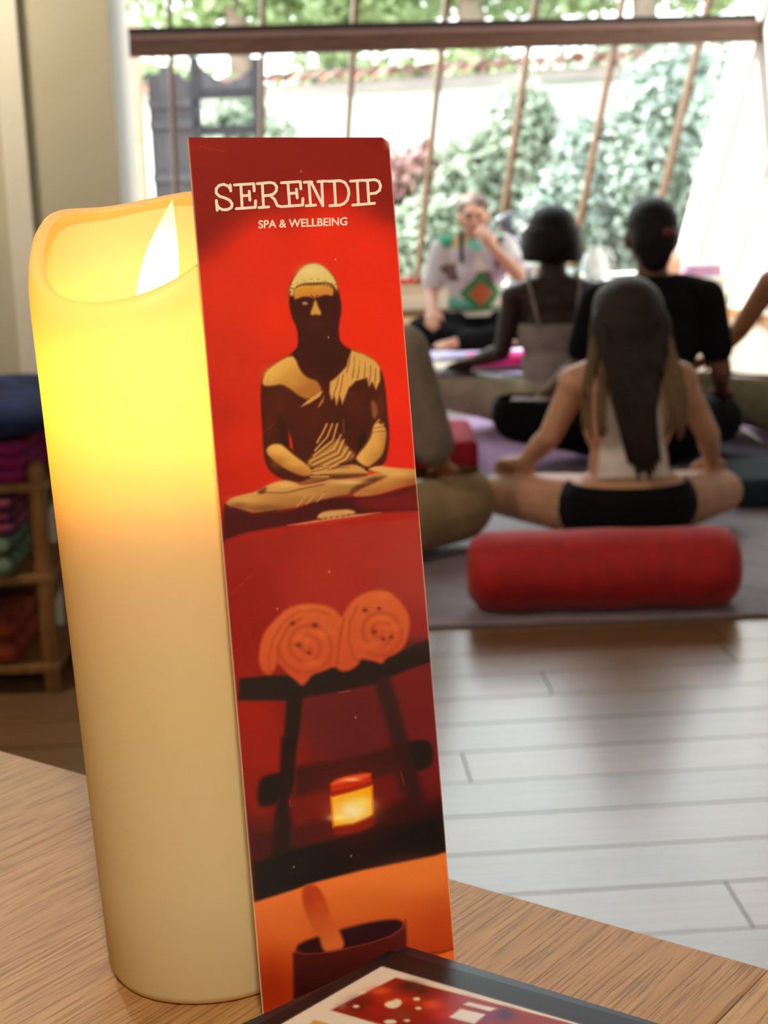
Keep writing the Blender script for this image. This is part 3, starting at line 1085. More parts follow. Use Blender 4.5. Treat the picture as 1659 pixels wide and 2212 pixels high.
pt.line([(800, 1010), (880, 995)], 6, (190, 90, 80), 3, 0.8, k='3')
# ---- lower picture
pt.poly([(440, 180), (700, 140), (1000, 70), (1215, 10), (1235, 110), (1200, 200), (900, 290), (440, 395)], (58, 20, 23), 10, k='4', sm=0)
pt.poly([(180, 400), (184, 300), (215, 250), (260, 235), (340, 222), (420, 215), (410, 340), (300, 445), (210, 457), (186, 430)], (28, 20, 21), 8, k='4')
pt.poly([(345, -20), (446, -20), (430, 170), (412, 300), (395, 420), (420, 600), (415, 770), (270, 800), (298, 560), (312, 440), (338, 230)], (34, 20, 22), 9, k='4', sm=0)
pt.poly([(1130, 30), (1225, 30), (1275, 200), (1315, 380), (1365, 500), (1240, 540), (1200, 300)], (48, 20, 24), 12, k='4', sm=0)
pt.poly([(1220, 30), (1300, 10), (1360, 14), (1384, 70), (1375, 160), (1330, 190), (1265, 206)], (30, 21, 22), 8, k='4')
pt.poly([(420, 600), (650, 530), (700, 560), (725, 650), (420, 740)], (66, 16, 18), 12, k='4', sm=0)
pt.poly([(975, 500), (1200, 400), (1310, 480), (1490, 370), (1510, 520), (975, 620)], (44, 14, 17), 14, k='4', sm=0)
pt.poly([(150, 650), (280, 630), (270, 800), (155, 830)], (64, 18, 18), 10, 0.8, k='4', sm=0)
pt.poly([(150, 845), (420, 745), (720, 665), (1000, 590), (1240, 560), (1510, 505), (1520, 760), (1200, 850), (900, 910), (600, 990), (170, 1130)], (19, 14, 16), 10, k='4', sm=0)
pt.spot(830, 440, 260, 240, (160, 40, 16), 0.45, k='4')
pt.poly([(682, 385), (970, 305), (977, 515), (920, 552), (840, 578), (703, 598)], (248, 176, 22), 5, k='4', sm=0)
pt.spot(840, 480, 110, 70, (255, 246, 200), 1.0, k='4')
pt.spot(900, 430, 70, 40, (255, 232, 120), 0.9, k='4')
pt.spot(740, 530, 70, 24, (255, 240, 150), 0.9, k='4')
pt.line([(700, 600), (690, 385)], 9, (240, 110, 20), 4, 0.8, k='4')
pt.line([(972, 520), (968, 310)], 9, (236, 120, 20), 4, 0.8, k='4')
pt.poly([(677, 296), (720, 264), (800, 240), (900, 221), (962, 224), (970, 305), (830, 350), (690, 384)], (196, 44, 14), 5, k='4', sm=0)
pt.line([(690, 365), (830, 330), (968, 290)], 16, (120, 30, 14), 6, 0.7, k='4')
pt.poly([(690, 294), (750, 262), (850, 240), (955, 228), (955, 242), (880, 265), (780, 290), (700, 305)], (236, 96, 44), 5, k='4')
pt.spot(830, 268, 60, 12, (255, 190, 130), 0.9, k='4')
pt.poly([(704, 598), (840, 578), (977, 515), (972, 582), (880, 622), (750, 648), (715, 642)], (136, 28, 12), 7, k='4', sm=0)
pt.line([(1165, 210), (1190, 300)], 6, (180, 70, 60), 3, 0.6, k='4')
pt.line([(402, 410), (406, 450)], 6, (200, 90, 70), 3, 0.6, k='4')
pt.poly([(150, 1115), (400, 1036), (600, 968), (900, 893), (1200, 832), (1400, 792), (1530, 750), (1570, 1990), (150, 1990)], (236, 122, 52), 5, k='4', sm=0, col2=(176, 52, 12), axis=((760, 960), (900, 1650)))
for x, y, rx, ry, c, o in ((1300, 950, 260, 120, (240, 130, 58), 0.7), (400, 1300, 220, 150, (226, 112, 42), 0.6), (900, 1140, 250, 90, (216, 108, 36), 0.6), (1450, 1300, 160, 200, (190, 60, 14), 0.6), (260, 1700, 160, 200, (150, 36, 8), 0.7), (1400, 1130, 90, 60, (204, 90, 34), 0.5), (1000, 960, 160, 60, (238, 128, 56), 0.5)):
    pt.spot(x, y, rx, ry, c, o, k='4')
pt.poly([(440, 1440), (470, 1395), (620, 1340), (760, 1300), (900, 1262), (1050, 1236), (1150, 1230), (1188, 1260), (1172, 1310), (1050, 1380), (900, 1420), (620, 1480), (490, 1480)], (48, 18, 22), 6, k='4')
pt.poly([(484, 1055), (500, 1003), (540, 986), (590, 1000), (630, 1050), (660, 1130), (690, 1230), (745, 1300), (788, 1430), (700, 1480), (628, 1450), (602, 1340), (558, 1290), (510, 1180), (490, 1110)], (186, 66, 24), 6, k='4', col2=(216, 106, 48), axis=((560, 1100), (700, 1400)))
pt.spot(540, 1080, 30, 60, (170, 54, 20), 0.6, k='4')
pt.poly([(424, 1470), (450, 1446), (500, 1468), (620, 1464), (780, 1434), (950, 1397), (1100, 1347), (1190, 1282), (1198, 1240), (1206, 1320), (1206, 1480), (1020, 1640), (760, 1800), (430, 1800)], (82, 24, 20), 6, k='4', sm=0, col2=(52, 16, 14), axis=((800, 1440), (800, 1720)))
pt.line([(440, 1456), (500, 1470), (620, 1464), (780, 1433), (950, 1396), (1100, 1346), (1180, 1290)], 7, (150, 60, 44), 4, 0.8, k='4')
pt.poly([(1420, 1470), (1560, 1430), (1560, 1530), (1440, 1510)], (232, 106, 40), 6, k='4', sm=0)
pt.line([(1300, 1470), (1440, 1460), (1560, 1425)], 10, (120, 30, 8), 5, 0.8, k='4')
# scratches and wear of the card
for P, w in (([(1112, 920), (1250, 850)], 3), ([(100, 120), (290, 158)], 3), ([(370, 782), (485, 688)], 3), ([(60, 330), (210, 190)], 3)):
    pt.line(P, w, (226, 110, 84), 1.5, 0.45, k='1' if w == 3 and P[0][0] in (1112, 100) else ('2' if P[0][0] == 370 else '3'))
for k, x, y in (('1', 832, 300), ('1', 1078, 930), ('2', 860, 92), ('3', 738, 175), ('3', 380, 432), ('3', 920, 1180), ('4', 825, 795), ('4', 430, 870)):
    pt.spot(x, y, 6, 8, (236, 170, 140), 0.8, k=k)
e = np.minimum(ss, 1 - ss) + 0 * tt
ew = np.clip(1 - e.ravel() / 0.008, 0, 1)[:, None] * 0.75
pt.c = pt.c * (1 - ew) + np.array((232, 206, 184)) * ew
ew = np.clip(corner.ravel() * 1.2, 0, 1)[:, None] * 0.8
pt.c = pt.c * (1 - ew) + np.array((226, 214, 204)) * ew
sheet = grid_mesh(VL, NU, NV, pt.c, 0)
if sheet.polygons[0].normal @ Vector(cn) < 0:
    sheet.flip_normals()
link('printed_face', sheet, print_material('card_print'), card)
# the board behind the print
TH = 0.0008
q = [VL[0, 0], VL[0, -1], VL[-1, -1] - cup * 0.0004, VL[-1, 0]]
link('backing_board', prism([tuple(p - cn * 0.00008) for p in q], tuple(-cn * TH)), mat('card_edge_paper', srgb(240, 226, 206), 0.8, srgb(232, 216, 194), 300), card)
# lettering: slab letters drawn as strokes
M_ink = mat('cream_ink', srgb(244, 230, 208), 0.5, srgb(238, 222, 198), 900)


def card_point(x, y, off=0.00012):
    u, v = px_to_card(x, y)
    return cu * u + cup * v + cn * off


def strokes_mesh(strokes, wid, conv, jitter=0.0):
    bm = bmesh.new()
    off = 0.00012

    def add(poly):
        nonlocal off
        vs = [bm.verts.new(card_point(*conv(*p), off)) for p in poly]
        f = bm.faces.new(vs)
        off += 2e-7
    for P in strokes:
        for (x0, y0), (x1, y1) in zip(P, P[1:]):
            d = math.hypot(x1 - x0, y1 - y0) or 1
            nx, ny = -(y1 - y0) / d * wid / 2, (x1 - x0) / d * wid / 2
            add([(x0 + nx, y0 + ny), (x1 + nx, y1 + ny), (x1 - nx, y1 - ny), (x0 - nx, y0 - ny)])
        for x, y in P:
            add([(x + wid / 2 * math.cos(2 * math.pi * i / 12), y + wid / 2 * math.sin(2 * math.pi * i / 12)) for i in range(12)])
    bm.normal_update()
    for f in bm.faces:
        if f.normal.dot(Vector(cn)) < 0:
            f.normal_flip()
    return finish(bm, smooth=False, recalc=False)


TITLE = [
    [(322, 396), (326, 440)], [(325, 428), (308, 405), (275, 392), (242, 400), (222, 425), (222, 455), (245, 478), (285, 490), (318, 506), (336, 532), (331, 558), (305, 573), (270, 575), (242, 562), (224, 535)], [(223, 508), (229, 578)],
    [(398, 395), (408, 562)], [(352, 397), (491, 388)], [(491, 388), (494, 440)], [(403, 475), (461, 471)], [(458, 442), (463, 506)], [(366, 567), (502, 557)], [(502, 557), (504, 510)],
    [(552, 386), (561, 556)], [(516, 388), (608, 379)], [(608, 379), (638, 386), (655, 410), (652, 440), (632, 462), (600, 471), (556, 475)], [(606, 471), (640, 500), (660, 545), (692, 553)], [(528, 559), (598, 554)],
    [(735, 379), (748, 547)], [(690, 381), (824, 373)], [(824, 373), (828, 425)], [(742, 458), (800, 454)], [(797, 427), (802, 490)], [(706, 551), (841, 541)], [(841, 541), (843, 494)],
    [(886, 376), (898, 542)], [(852, 378), (906, 374)], [(902, 378), (986, 546)], [(986, 546), (978, 372)], [(950, 373), (1008, 369)], [(866, 546), (934, 541)],
    [(1068, 372), (1078, 542)], [(1024, 371), (1110, 366)], [(1110, 366), (1145, 380), (1168, 420), (1173, 460), (1161, 505), (1137, 530), (1110, 541)], [(1036, 546), (1112, 541)],
    [(1232, 366), (1241, 536)], [(1184, 370), (1274, 363)], [(1200, 541), (1288, 534)],
    [(1306, 363), (1316, 531)], [(1278, 365), (1360, 359)], [(1360, 359), (1388, 372), (1400, 405), (1392, 435), (1366, 455), (1313, 461)], [(1278, 535), (1356, 528)]]
link('title_lettering', strokes_mesh(TITLE, 20, CONV['1']), M_ink, card)


def text_mesh(body, p0, p1, cap, conv, bold=0.02):
    cdat = bpy.data.curves.new('t', 'FONT')
    cdat.body = body
    cdat.size = 1
    cdat.offset = bold
    o = bpy.data.objects.new('t', cdat)
    COL.objects.link(o)
    dg = bpy.context.evaluated_depsgraph_get()
    dg.update()
    me = bpy.data.meshes.new_from_object(o.evaluated_get(dg))
    bpy.data.objects.remove(o)
    xs = np.array([v.co[:] for v in me.vertices])
    x0, x1 = xs[:, 0].min(), xs[:, 0].max()
    y1 = xs[:, 1].max()
    for v in me.vertices:
        t = (v.co.x - x0) / (x1 - x0)
        h = v.co.y / y1
        bxp = p0[0] + (p1[0] - p0[0]) * t
        byp = p0[1] + (p1[1] - p0[1]) * t
        v.co = card_point(*conv(bxp - 0.05 * cap * h * 0, byp - cap * h), 0.00014)
    me.update()
    if me.polygons[0].normal.dot(Vector(cn)) < 0:
        me.flip_normals()
    return me


link('subtitle_lettering', text_mesh('SPA & WELLBEING', (524, 707), (1161, 684), 57, CONV['1'], 0.022), M_ink, card)
tag(card, 'tall red card with a seated stone statue picture leaning on the candle', 'card')

# ------------------------------------------------------------------ booklet and leaflet in front of the card
LZ = 0.772
lc, lr, ll = np.array([0.003, 0.532]), np.array([0.085, 0.473]), np.array([-0.054, 0.482])
e1 = (lr - lc) / np.linalg.norm(lr - lc)
e2 = (ll - lc) / np.linalg.norm(ll - lc)
M_dark_sheet = mat('dark_glossy_cover', srgb(30, 30, 33), 0.22, srgb(26, 26, 30), 30, spec=0.6)
bk = empty('booklet', (lc[0], lc[1], TZ))


def quad_slab(c, a, b, la, lb, z0, z1, ins=0.0):
    pts = [c + a * ins + b * ins, c + a * (la - ins) + b * ins, c + a * (la - ins) + b * (lb - ins), c + a * ins + b * (lb - ins)]
    return [(p[0], p[1], z0) for p in pts], (0, 0, z1 - z0)


z2 = np.zeros(2)
M_navy_cover = mat('navy_cover', srgb(24, 30, 44), 0.25, srgb(20, 25, 38), 30, spec=0.6)
link('cover', prism(*quad_slab(z2, e1, e2, 0.21, 0.15, 0.0, 0.001)), M_navy_cover, bk)
link('page_block', prism(*quad_slab(z2, e1, e2, 0.21, 0.15, 0.001, 0.0205, 0.002)), mat('page_edges', srgb(226, 220, 206), 0.8, srgb(210, 204, 190), 200, stretch=(1, 1, 40)), bk)
link('cover', prism(*quad_slab(z2, e1, e2, 0.21, 0.15, 0.0205, 0.0218)), M_navy_cover, bk)
tag(bk, 'thick navy booklet lying on the counter under the leaflet', 'booklet')
# top leaflet, slightly turned
wc, wl, wr = np.array([-0.006, 0.516]), np.array([-0.039, 0.480]), np.array([0.058, 0.473])
f1 = (wr - wc) / np.linalg.norm(wr - wc)
f2 = (wl - wc) / np.linalg.norm(wl - wc)
t0 = lc + np.array([-0.0065, -0.0035])
leaflet = empty('leaflet', (t0[0], t0[1], TZ + 0.0218))
GU, GV = 260, 190
LA, LB = 0.20, 0.145
su = np.linspace(0, LA, GU)[None, :, None]
sv = np.linspace(0, LB, GV)[:, None, None]
a3 = np.array([f1[0], f1[1], 0])
b3 = np.array([f2[0], f2[1], 0])
LV = a3 * su + b3 * sv + np.array([0, 0, 0.0007])
PX2, PY2 = proj((LV + np.array([t0[0], t0[1], TZ + 0.0218])).reshape(-1, 3))
lp = Painter(PX2, PY2, CONV)
lp.c[:] = (26, 25, 28)
lp.poly([(825, 2087), (1253, 2212), (1600, 2313), (1000, 2800), (20, 2560), (608, 2212)], (238, 222, 204), 2.5, sm=0)
lp.poly([(855, 2112), (1300, 2228), (1560, 2300), (1380, 2380), (1120, 2300), (715, 2182)], (150, 30, 22), 2.5, sm=0)
for x, y, rx, ry, c, o in ((1000, 570, 60, 24, (240, 90, 40), 0.9), (1080, 620, 110, 22, (226, 60, 24), 0.8), (1150, 545, 60, 26, (60, 30, 24), 0.95), (1210, 570, 40, 20, (70, 36, 26), 0.9), (900, 640, 70, 40, (84, 16, 18), 0.8), (1000, 660, 90, 26, (170, 26, 22), 0.8), (1270, 640, 70, 30, (240, 90, 40), 0.9), (1330, 690, 80, 30, (214, 40, 26), 0.8), (1230, 600, 30, 16, (120, 30, 30), 0.7), (1390, 620, 70, 26, (170, 24, 50), 0.8), (1110, 690, 60, 26, (140, 70, 40), 0.8), (800, 650, 30, 14, (150, 120, 110), 0.7), (1560, 700, 80, 40, (130, 30, 90), 0.9), (1640, 690, 40, 30, (40, 20, 60), 0.8)):
    lp.spot(x, y, rx, ry, c, o, k='7')
for x, y, rx, ry in ((905, 577, 18, 8), (875, 649, 17, 8), (1060, 640, 40, 20), (1085, 630, 24, 20), (1185, 611, 18, 9), (1194, 659, 16, 8), (1135, 722, 16, 7), (1050, 728, 34, 12)):
    lp.poly([(x + rx * math.cos(i * math.pi / 6), y + ry * math.sin(i * math.pi / 6)) for i in range(12)], (240, 226, 190), 3, k='7')
lp.poly([(1410, 660), (1540, 690), (1480, 740), (1350, 705)], (236, 226, 214), 3, k='7', sm=0)
lp.poly([(1450, 625), (1600, 660), (1560, 675), (1420, 640)], (236, 220, 210), 3, k='7', sm=0)
lp.poly([(660, 718), (735, 738), (690, 780), (610, 760)], (214, 168, 70), 3, k='7', sm=0)
ls = grid_mesh(LV, GU, GV, lp.c, 0)
if ls.polygons[0].normal.z < 0:
    ls.flip_normals()
link('printed_face', ls, print_material('leaflet_print', 0.28, 0.25), leaflet)
link('sheet', prism(*quad_slab(z2, f1, f2, LA, LB, 0.0, 0.00065)), M_dark_sheet, leaflet)
tag(leaflet, 'black-bordered leaflet with a white-framed red picture at the bottom edge', 'leaflet')

# ------------------------------------------------------------------ mats, rug, bolster
def soft_slab(w, d, h, bev, seed=0, wav=0.0):
    """slab centred at origin, base at z=0, rounded edges, optional gentle waves"""
    bm = bmesh.new()
    box_bm(bm, (-w / 2, -d / 2, 0), (w / 2, d / 2, h), min(bev, h * 0.48))
    if wav:
        bmesh.ops.subdivide_edges(bm, edges=bm.edges[:], cuts=4, use_grid_fill=True)
        for v in bm.verts:
            if v.co.z > h * 0.3:
                v.co.z += wav * math.sin(v.co.x * 23 + seed) * math.cos(v.co.y * 19 + seed * 2)
    return finish(bm)


def mat_slab(name, label, x, y, w, d, h, col, col2, rz=0.0, z=0.0, cat='mat', group=None, wav=0.0, rough=0.85, scale=12):
    o = link(name, soft_slab(w, d, h, 0.006 if h < 0.03 else 0.02, x * 7, wav), mat(label[:40], col, rough, col2, scale, bump=0.25, bscale=160), loc=(x, y, z), rot=(0, 0, rz))
    return tag(o, label, cat, group)


mat_slab('floor_rug', 'wide mauve-grey rug under the red bolster and the person before it', 1.02, 4.42, 1.92, 1.80, 0.010, srgb(138, 122, 130), srgb(116, 102, 110), 0.0, cat='rug', rough=0.6)
mat_slab('yoga_mat', 'lilac mat on the right beside the dark teal blanket', 1.72, 5.85, 0.62, 1.7, 0.008, srgb(190, 140, 196), srgb(176, 126, 184), 0.05, group='yoga mats on the floor')
mat_slab('yoga_mat', 'lilac mat under the person with the black bob', 0.42, 5.95, 0.62, 1.2, 0.008, srgb(188, 150, 190), srgb(170, 132, 176), 0.03, group='yoga mats on the floor')
mat_slab('yoga_mat', 'dark mat under the short-haired person in black', 1.07, 5.9, 0.62, 1.1, 0.008, srgb(70, 56, 78), srgb(58, 46, 66), 0.03, group='yoga mats on the floor')
mat_slab('yoga_mat', 'pale lilac mat under the person facing us near the glass', 0.55, 8.35, 1.5, 1.1, 0.008, srgb(196, 184, 222), srgb(184, 172, 214), 0.06, group='yoga mats on the floor')
mat_slab('blanket', 'cream blanket spread under the person facing us', 0.42, 8.14, 0.95, 0.32, 0.025, srgb(222, 212, 190), srgb(210, 198, 176), 0.04, z=0.008, cat='blanket', wav=0.002)
mat_slab('folded_cloth', 'hot pink folded cloth before the person facing us', 0.66, 8.02, 0.42, 0.20, 0.055, srgb(246, 52, 140), srgb(226, 30, 120), 0.1, z=0.034, cat='cloth', wav=0.006)
mat_slab('folded_blanket', 'dark teal folded blanket on the floor at the right edge', 1.36, 4.78, 0.62, 0.34, 0.085, srgb(18, 44, 54), srgb(12, 30, 38), -0.05, z=0.010, cat='blanket', wav=0.003)
mat_slab('floor_cushion', 'dark red cushion beside the pale trousered knee', 0.16, 5.62, 0.34, 0.5, 0.11, srgb(176, 18, 36), srgb(140, 12, 28), 0.0, z=0.0, cat='cushion', wav=0.004)

bl = empty('bolster', (0.508, 3.63, 0.012), math.atan2(-0.03, 0.6))
bm = bmesh.new()
L2, RB = 0.318, 0.098
prof = [(0, -L2)]
for i in range(1, 9):
    a = math.pi / 2 * i / 8
    prof.append((RB * (0.42 + 0.58 * math.sin(a)), -L2 + 0.058 * (1 - math.cos(a))))
prof += [(RB * (1 + 0.012 * math.sin(k * 1.3)), -L2 + 0.058 + (2 * L2 - 0.116) * k / 12) for k in range(1, 12)]
for i in range(8, 0, -1):
    a = math.pi / 2 * i / 8
    prof.append((RB * (0.42 + 0.58 * math.sin(a)), L2 - 0.058 * (1 - math.cos(a))))
prof.append((0, L2))
lathe(prof, 48, M=Matrix.Rotation(math.pi / 2, 4, 'Y'), bm=bm)
for v in bm.verts:
    v.co.z = v.co.z * 0.93 + RB * 0.93
    if v.co.z < 0.012:
        v.co.z = 0.012 * 0 + max(v.co.z, 0) * 0.3
    v.co.y *= 1.06
M_red = mat('red_canvas', srgb(186, 12, 22), 0.75, srgb(160, 8, 16), 26, bump=0.3, bscale=240, sheen=0.12)
link('bolster_cover', finish(bm), M_red, bl)
for sx in (-1, 1):
    pts = [(sx * (L2 - 0.012), RB * 1.0 * 0.74 * math.cos(t), RB * 0.93 + RB * 0.93 * 0.74 * math.sin(t)) for t in np.linspace(0, 2 * math.pi, 33)]
    link('end_piping', tube(pts, 0.0035, 6), mat('dark_red_piping', srgb(140, 8, 18), 0.7, srgb(120, 6, 14), 40), bl)
tag(bl, 'long red bolster lying on the rug behind the long-haired person', 'bolster')

# ------------------------------------------------------------------ shelf with blankets on the left
rx, ry = -0.70, 3.17
rack = empty('wooden_shelf', (rx, ry, 0))
M_rackw = mat('turned_shelf_wood', srgb(146, 102, 52), 0.5, srgb(112, 74, 36), 5, stretch=(8, 8, 1))
post = lathe([(0, 0), (0.016, 0), (0.018, 0.01), (0.017, 0.20), (0.019, 0.22), (0.016, 0.235), (0.016, 0.245), (0.020, 0.262), (0.015, 0.285), (0.018, 0.30), (0.018, 0.43), (0.015, 0.445), (0.019, 0.462), (0.012, 0.482), (0, 0.488)], 20)
for px_, py_ in ((0, 0), (0, 0.26), (-0.78, 0), (-0.78, 0.26)):
    link('post', post, M_rackw, rack, loc=(px_, py_, 0))
for z in (0.045, 0.235, 0.425):
    link('shelf_board', box((-0.80, -0.02, z), (0.02, 0.28, z + 0.018), 0.003), M_rackw, rack)
tag(rack, 'low turned-wood shelf with folded textiles against the beige wall', 'shelf')


def folded(name, label, w, d, h, layers, c1, c2, loc, rz=0.0, sc=30, pattern=None):
    e = empty(name, loc, rz)
    m = mat(label[:50], c1, 0.9, c2, sc, bump=0.3, bscale=180)
    hl = h / layers
    for i in range(layers):
        jx, jy = random.uniform(-0.008, 0.008), random.uniform(-0.006, 0.006)
        o = link('fold', soft_slab(w, d, hl * 0.98, hl * 0.45, i, 0.0015), m, e, loc=(jx, jy, i * hl))
    return tag(e, label, 'blanket')


folded('folded_blanket', 'magenta folded shawl under the navy cushion', 0.36, 0.26, 0.085, 3, srgb(150, 12, 96), srgb(110, 8, 80), (rx - 0.20, ry + 0.115, 0.443))
folded('folded_blanket', 'purple patterned folded shawl on the middle shelf', 0.34, 0.26, 0.075, 3, srgb(70, 18, 78), srgb(140, 60, 60), (rx - 0.22, ry + 0.10, 0.340), sc=40)
folded('folded_blanket', 'green and teal patterned folded blanket on the middle shelf', 0.34, 0.27, 0.085, 2, srgb(28, 74, 62), srgb(120, 130, 110), (rx - 0.22, ry + 0.09, 0.2535), sc=24)
folded('folded_blanket', 'rust red folded rug on the bottom shelf', 0.36, 0.26, 0.10, 2, srgb(96, 20, 12), srgb(150, 60, 20), (rx - 0.24, ry + 0.11, 0.0635), sc=20)
folded('folded_blanket', 'lavender folded blanket on the bottom shelf at the picture edge', 0.28, 0.24, 0.10, 2, srgb(120, 112, 160), srgb(150, 140, 180), (rx - 0.60, ry + 0.11, 0.0635), sc=20)

# navy cushion: pillow shape
bm = bmesh.new()
n = 18
grid = {}
for sgn in (1, -1):
    for i in range(n + 1):
        for j in range(n + 1):
            x, y = -1 + 2 * i / n, -1 + 2 * j / n
            edge = i in (0, n) or j in (0, n)
            if sgn < 0 and edge:
                continue
            hgt = ((1 - x ** 4) * (1 - y ** 4)) ** 0.55
            k = 1 - 0.06 * (1 - abs(x) ** 2) * (abs(y) > 0.99) - 0
            grid[(sgn, i, j)] = bm.verts.new((x * 0.24 * k, y * 0.16 * k, sgn * hgt * 0.052 + 0.004 * math.sin(x * 7 + y * 5)))
for sgn in (1, -1):
    for i in range(n):
        for j in range(n):
            q4 = []
            for a, b in ((i, j), (i + 1, j), (i + 1, j + 1), (i, j + 1)):
                q4.append(grid.get((sgn, a, b)) or grid[(1, a, b)])
            bm.faces.new(q4)
cu_o = link('navy_cushion', finish(bm), mat('navy_cotton', srgb(24, 46, 100), 0.85, srgb(14, 24, 58), 14, bump=0.3, bscale=90), loc=(rx - 0.165, ry + 0.085, 0.594), rot=(0.05, 0.06, 0.1))
tag(cu_o, 'navy blue cushion on top of the textile shelf', 'cushion')

# dark framed panel on the partition wall
fr = empty('wall_panel', room(-0.125, 3.528, 0.50), YAW)
link('panel_face', box((-0.07, -0.002, 0.012), (0.10, 0.010, 0.362), 0.001), mat('dark_panel', srgb(34, 16, 14), 0.5, srgb(26, 12, 12), 6), fr)
for a, b in (((-0.082, -0.010, 0.0), (0.112, 0.010, 0.014)), ((-0.082, -0.010, 0.36), (0.112, 0.010, 0.374)), ((-0.082, -0.010, 0.014), (-0.068, 0.010, 0.36)), ((0.098, -0.010, 0.014), (0.112, 0.010, 0.36))):
    link('panel_frame', box(a, b, 0.002), mat('dark_frame', srgb(24, 14, 12), 0.4, srgb(18, 10, 10), 8), fr)
tag(fr, 'small dark framed panel on the beige wall beside the candle', 'picture')
# black cable by the wall foot
cab = link('power_cable', tube([(-0.66, 3.44, 0.006), (-0.645, 3.42, 0.03), (-0.63, 3.40, 0.06), (-0.60, 3.39, 0.066), (-0.55, 3.39, 0.064), (-0.50, 3.41, 0.05), (-0.46, 3.43, 0.02), (-0.42, 3.46, 0.006)], 0.009), mat('black_rubber', srgb(16, 16, 17), 0.5, srgb(20, 20, 22), 30))
tag(cab, 'black cable looping by the foot of the beige wall', 'cable')

# ------------------------------------------------------------------ things along the glass
# red pad on the sill ledge
pad = link('sill_cushion', prism([room(0.35, GV0 - 0.045, GZ0 + 0.001), room(2.95, GV0 - 0.045, GZ0 + 0.001), room(2.95, GV0 + 0.0, GZ0 + 0.001), room(0.35, GV0 + 0.0, GZ0 + 0.001)], (0, 0, 0.032)), mat('red_sill_pad', srgb(196, 30, 48), 0.8, srgb(176, 22, 40), 30))
tag(pad, 'thin red pad along the low sill under the glass', 'cushion')

fan = empty('floor_fan', (0.80, 9.28, 0.0))
M_chrome = mat('chrome_wire', srgb(190, 200, 214), 0.25, srgb(170, 182, 200), 30, metal=0.9)
M_fanblk = mat('black_fan', srgb(22, 26, 36), 0.4, srgb(16, 18, 26), 20)
FZ, FR_ = 0.595, 0.142
link('base', lathe([(0, 0), (0.13, 0), (0.13, 0.012), (0.10, 0.025), (0.03, 0.035), (0, 0.035)], 32), M_fanblk, fan)
link('stand', tube([(0, 0.03, 0.03), (0, 0.03, FZ)], 0.013, 12), M_chrome, fan)
link('motor_housing', lathe([(0, -0.02), (0.05, -0.02), (0.055, 0.02), (0.045, 0.07), (0, 0.085)], 24, M=None), M_fanblk, fan, loc=(0, 0.03, FZ), rot=(-math.pi / 2, 0, 0))


def ring_pts(r, y, n=40):
    return [(r * math.cos(t), y, FZ + r * math.sin(t)) for t in np.linspace(0, 2 * math.pi, n + 1)]


link('guard_rim', tube(ring_pts(FR_, -0.01), 0.009, 8), M_chrome, fan)
for r in (0.05, 0.08, 0.11):
    link('guard_ring', tube(ring_pts(r, -0.045), 0.0018, 6), M_chrome, fan)
for k in range(16):
    a = 2 * math.pi * k / 16
    link('guard_wire', tube([(0.03 * math.cos(a), -0.05, FZ + 0.03 * math.sin(a)), (0.10 * math.cos(a), -0.045, FZ + 0.10 * math.sin(a)), (FR_ * math.cos(a), -0.012, FZ + FR_ * math.sin(a))], 0.0016, 5), M_chrome, fan)
link('hub', lathe([(0, 0), (0.03, 0), (0.028, 0.012), (0, 0.014)], 20), M_chrome, fan, loc=(0, -0.045, FZ), rot=(math.pi / 2, 0, 0))
for k in range(4):
    a = 2 * math.pi * k / 4 + 0.5
    bm = bmesh.new()
    vs = []
    for t in range(7):
        r = 0.025 + 0.105 * t / 6
        wd = 0.75 - 0.1 * t / 6
        tw = 0.012
        for s in (-1, 1):
            ang = a + s * wd / 2
            vs.append((r * math.cos(ang), s * tw - 0.012, FZ + r * math.sin(ang)))
    bv = [bm.verts.new(v) for v in vs] + [bm.verts.new((v[0], v[1] + 0.003, v[2])) for v in vs]
    m_ = len(vs)
    for t in range(6):
        i = t * 2
        bm.faces.new((bv[i], bv[i + 1], bv[i + 3], bv[i + 2]))
        bm.faces.new((bv[m_ + i], bv[m_ + i + 2], bv[m_ + i + 3], bv[m_ + i + 1]))
        bm.faces.new((bv[i], bv[i + 2], bv[m_ + i + 2], bv[m_ + i]))
        bm.faces.new((bv[i + 1], bv[m_ + i + 1], bv[m_ + i + 3], bv[i + 3]))
    bm.faces.new((bv[0], bv[m_], bv[m_ + 1], bv[1]))
    bm.faces.new((bv[m_ - 2], bv[m_ - 1], bv[2 * m_ - 1], bv[2 * m_ - 2]))
    link('blade', finish(bm), M_fanblk, fan)
tag(fan, 'round black and chrome fan on a stand behind the person facing us', 'fan')

# low white bench with small things, right of the fan
bench = empty('low_bench', (1.35, 9.55, 0), YAW)
M_bw = mat('white_bench_paint', srgb(232, 232, 230), 0.5, srgb(222, 224, 224), 5)
link('bench_top', box((-0.62, -0.17, 0.29), (0.72, 0.17, 0.32), 0.004), M_bw, bench)
for lx in (-0.58, 0.68):
    for ly in (-0.14, 0.14):
        link('leg', box((lx - 0.02, ly - 0.02, 0), (lx + 0.02, ly + 0.02, 0.29), 0.002), M_bw, bench)
tag(bench, 'low white bench by the glass carrying small white vessels', 'bench')


def on_bench(u, v):
    return (1.35 + u * math.cos(YAW) - v * math.sin(YAW), 9.55 + u * math.sin(YAW) + v * math.cos(YAW), 0.3205)


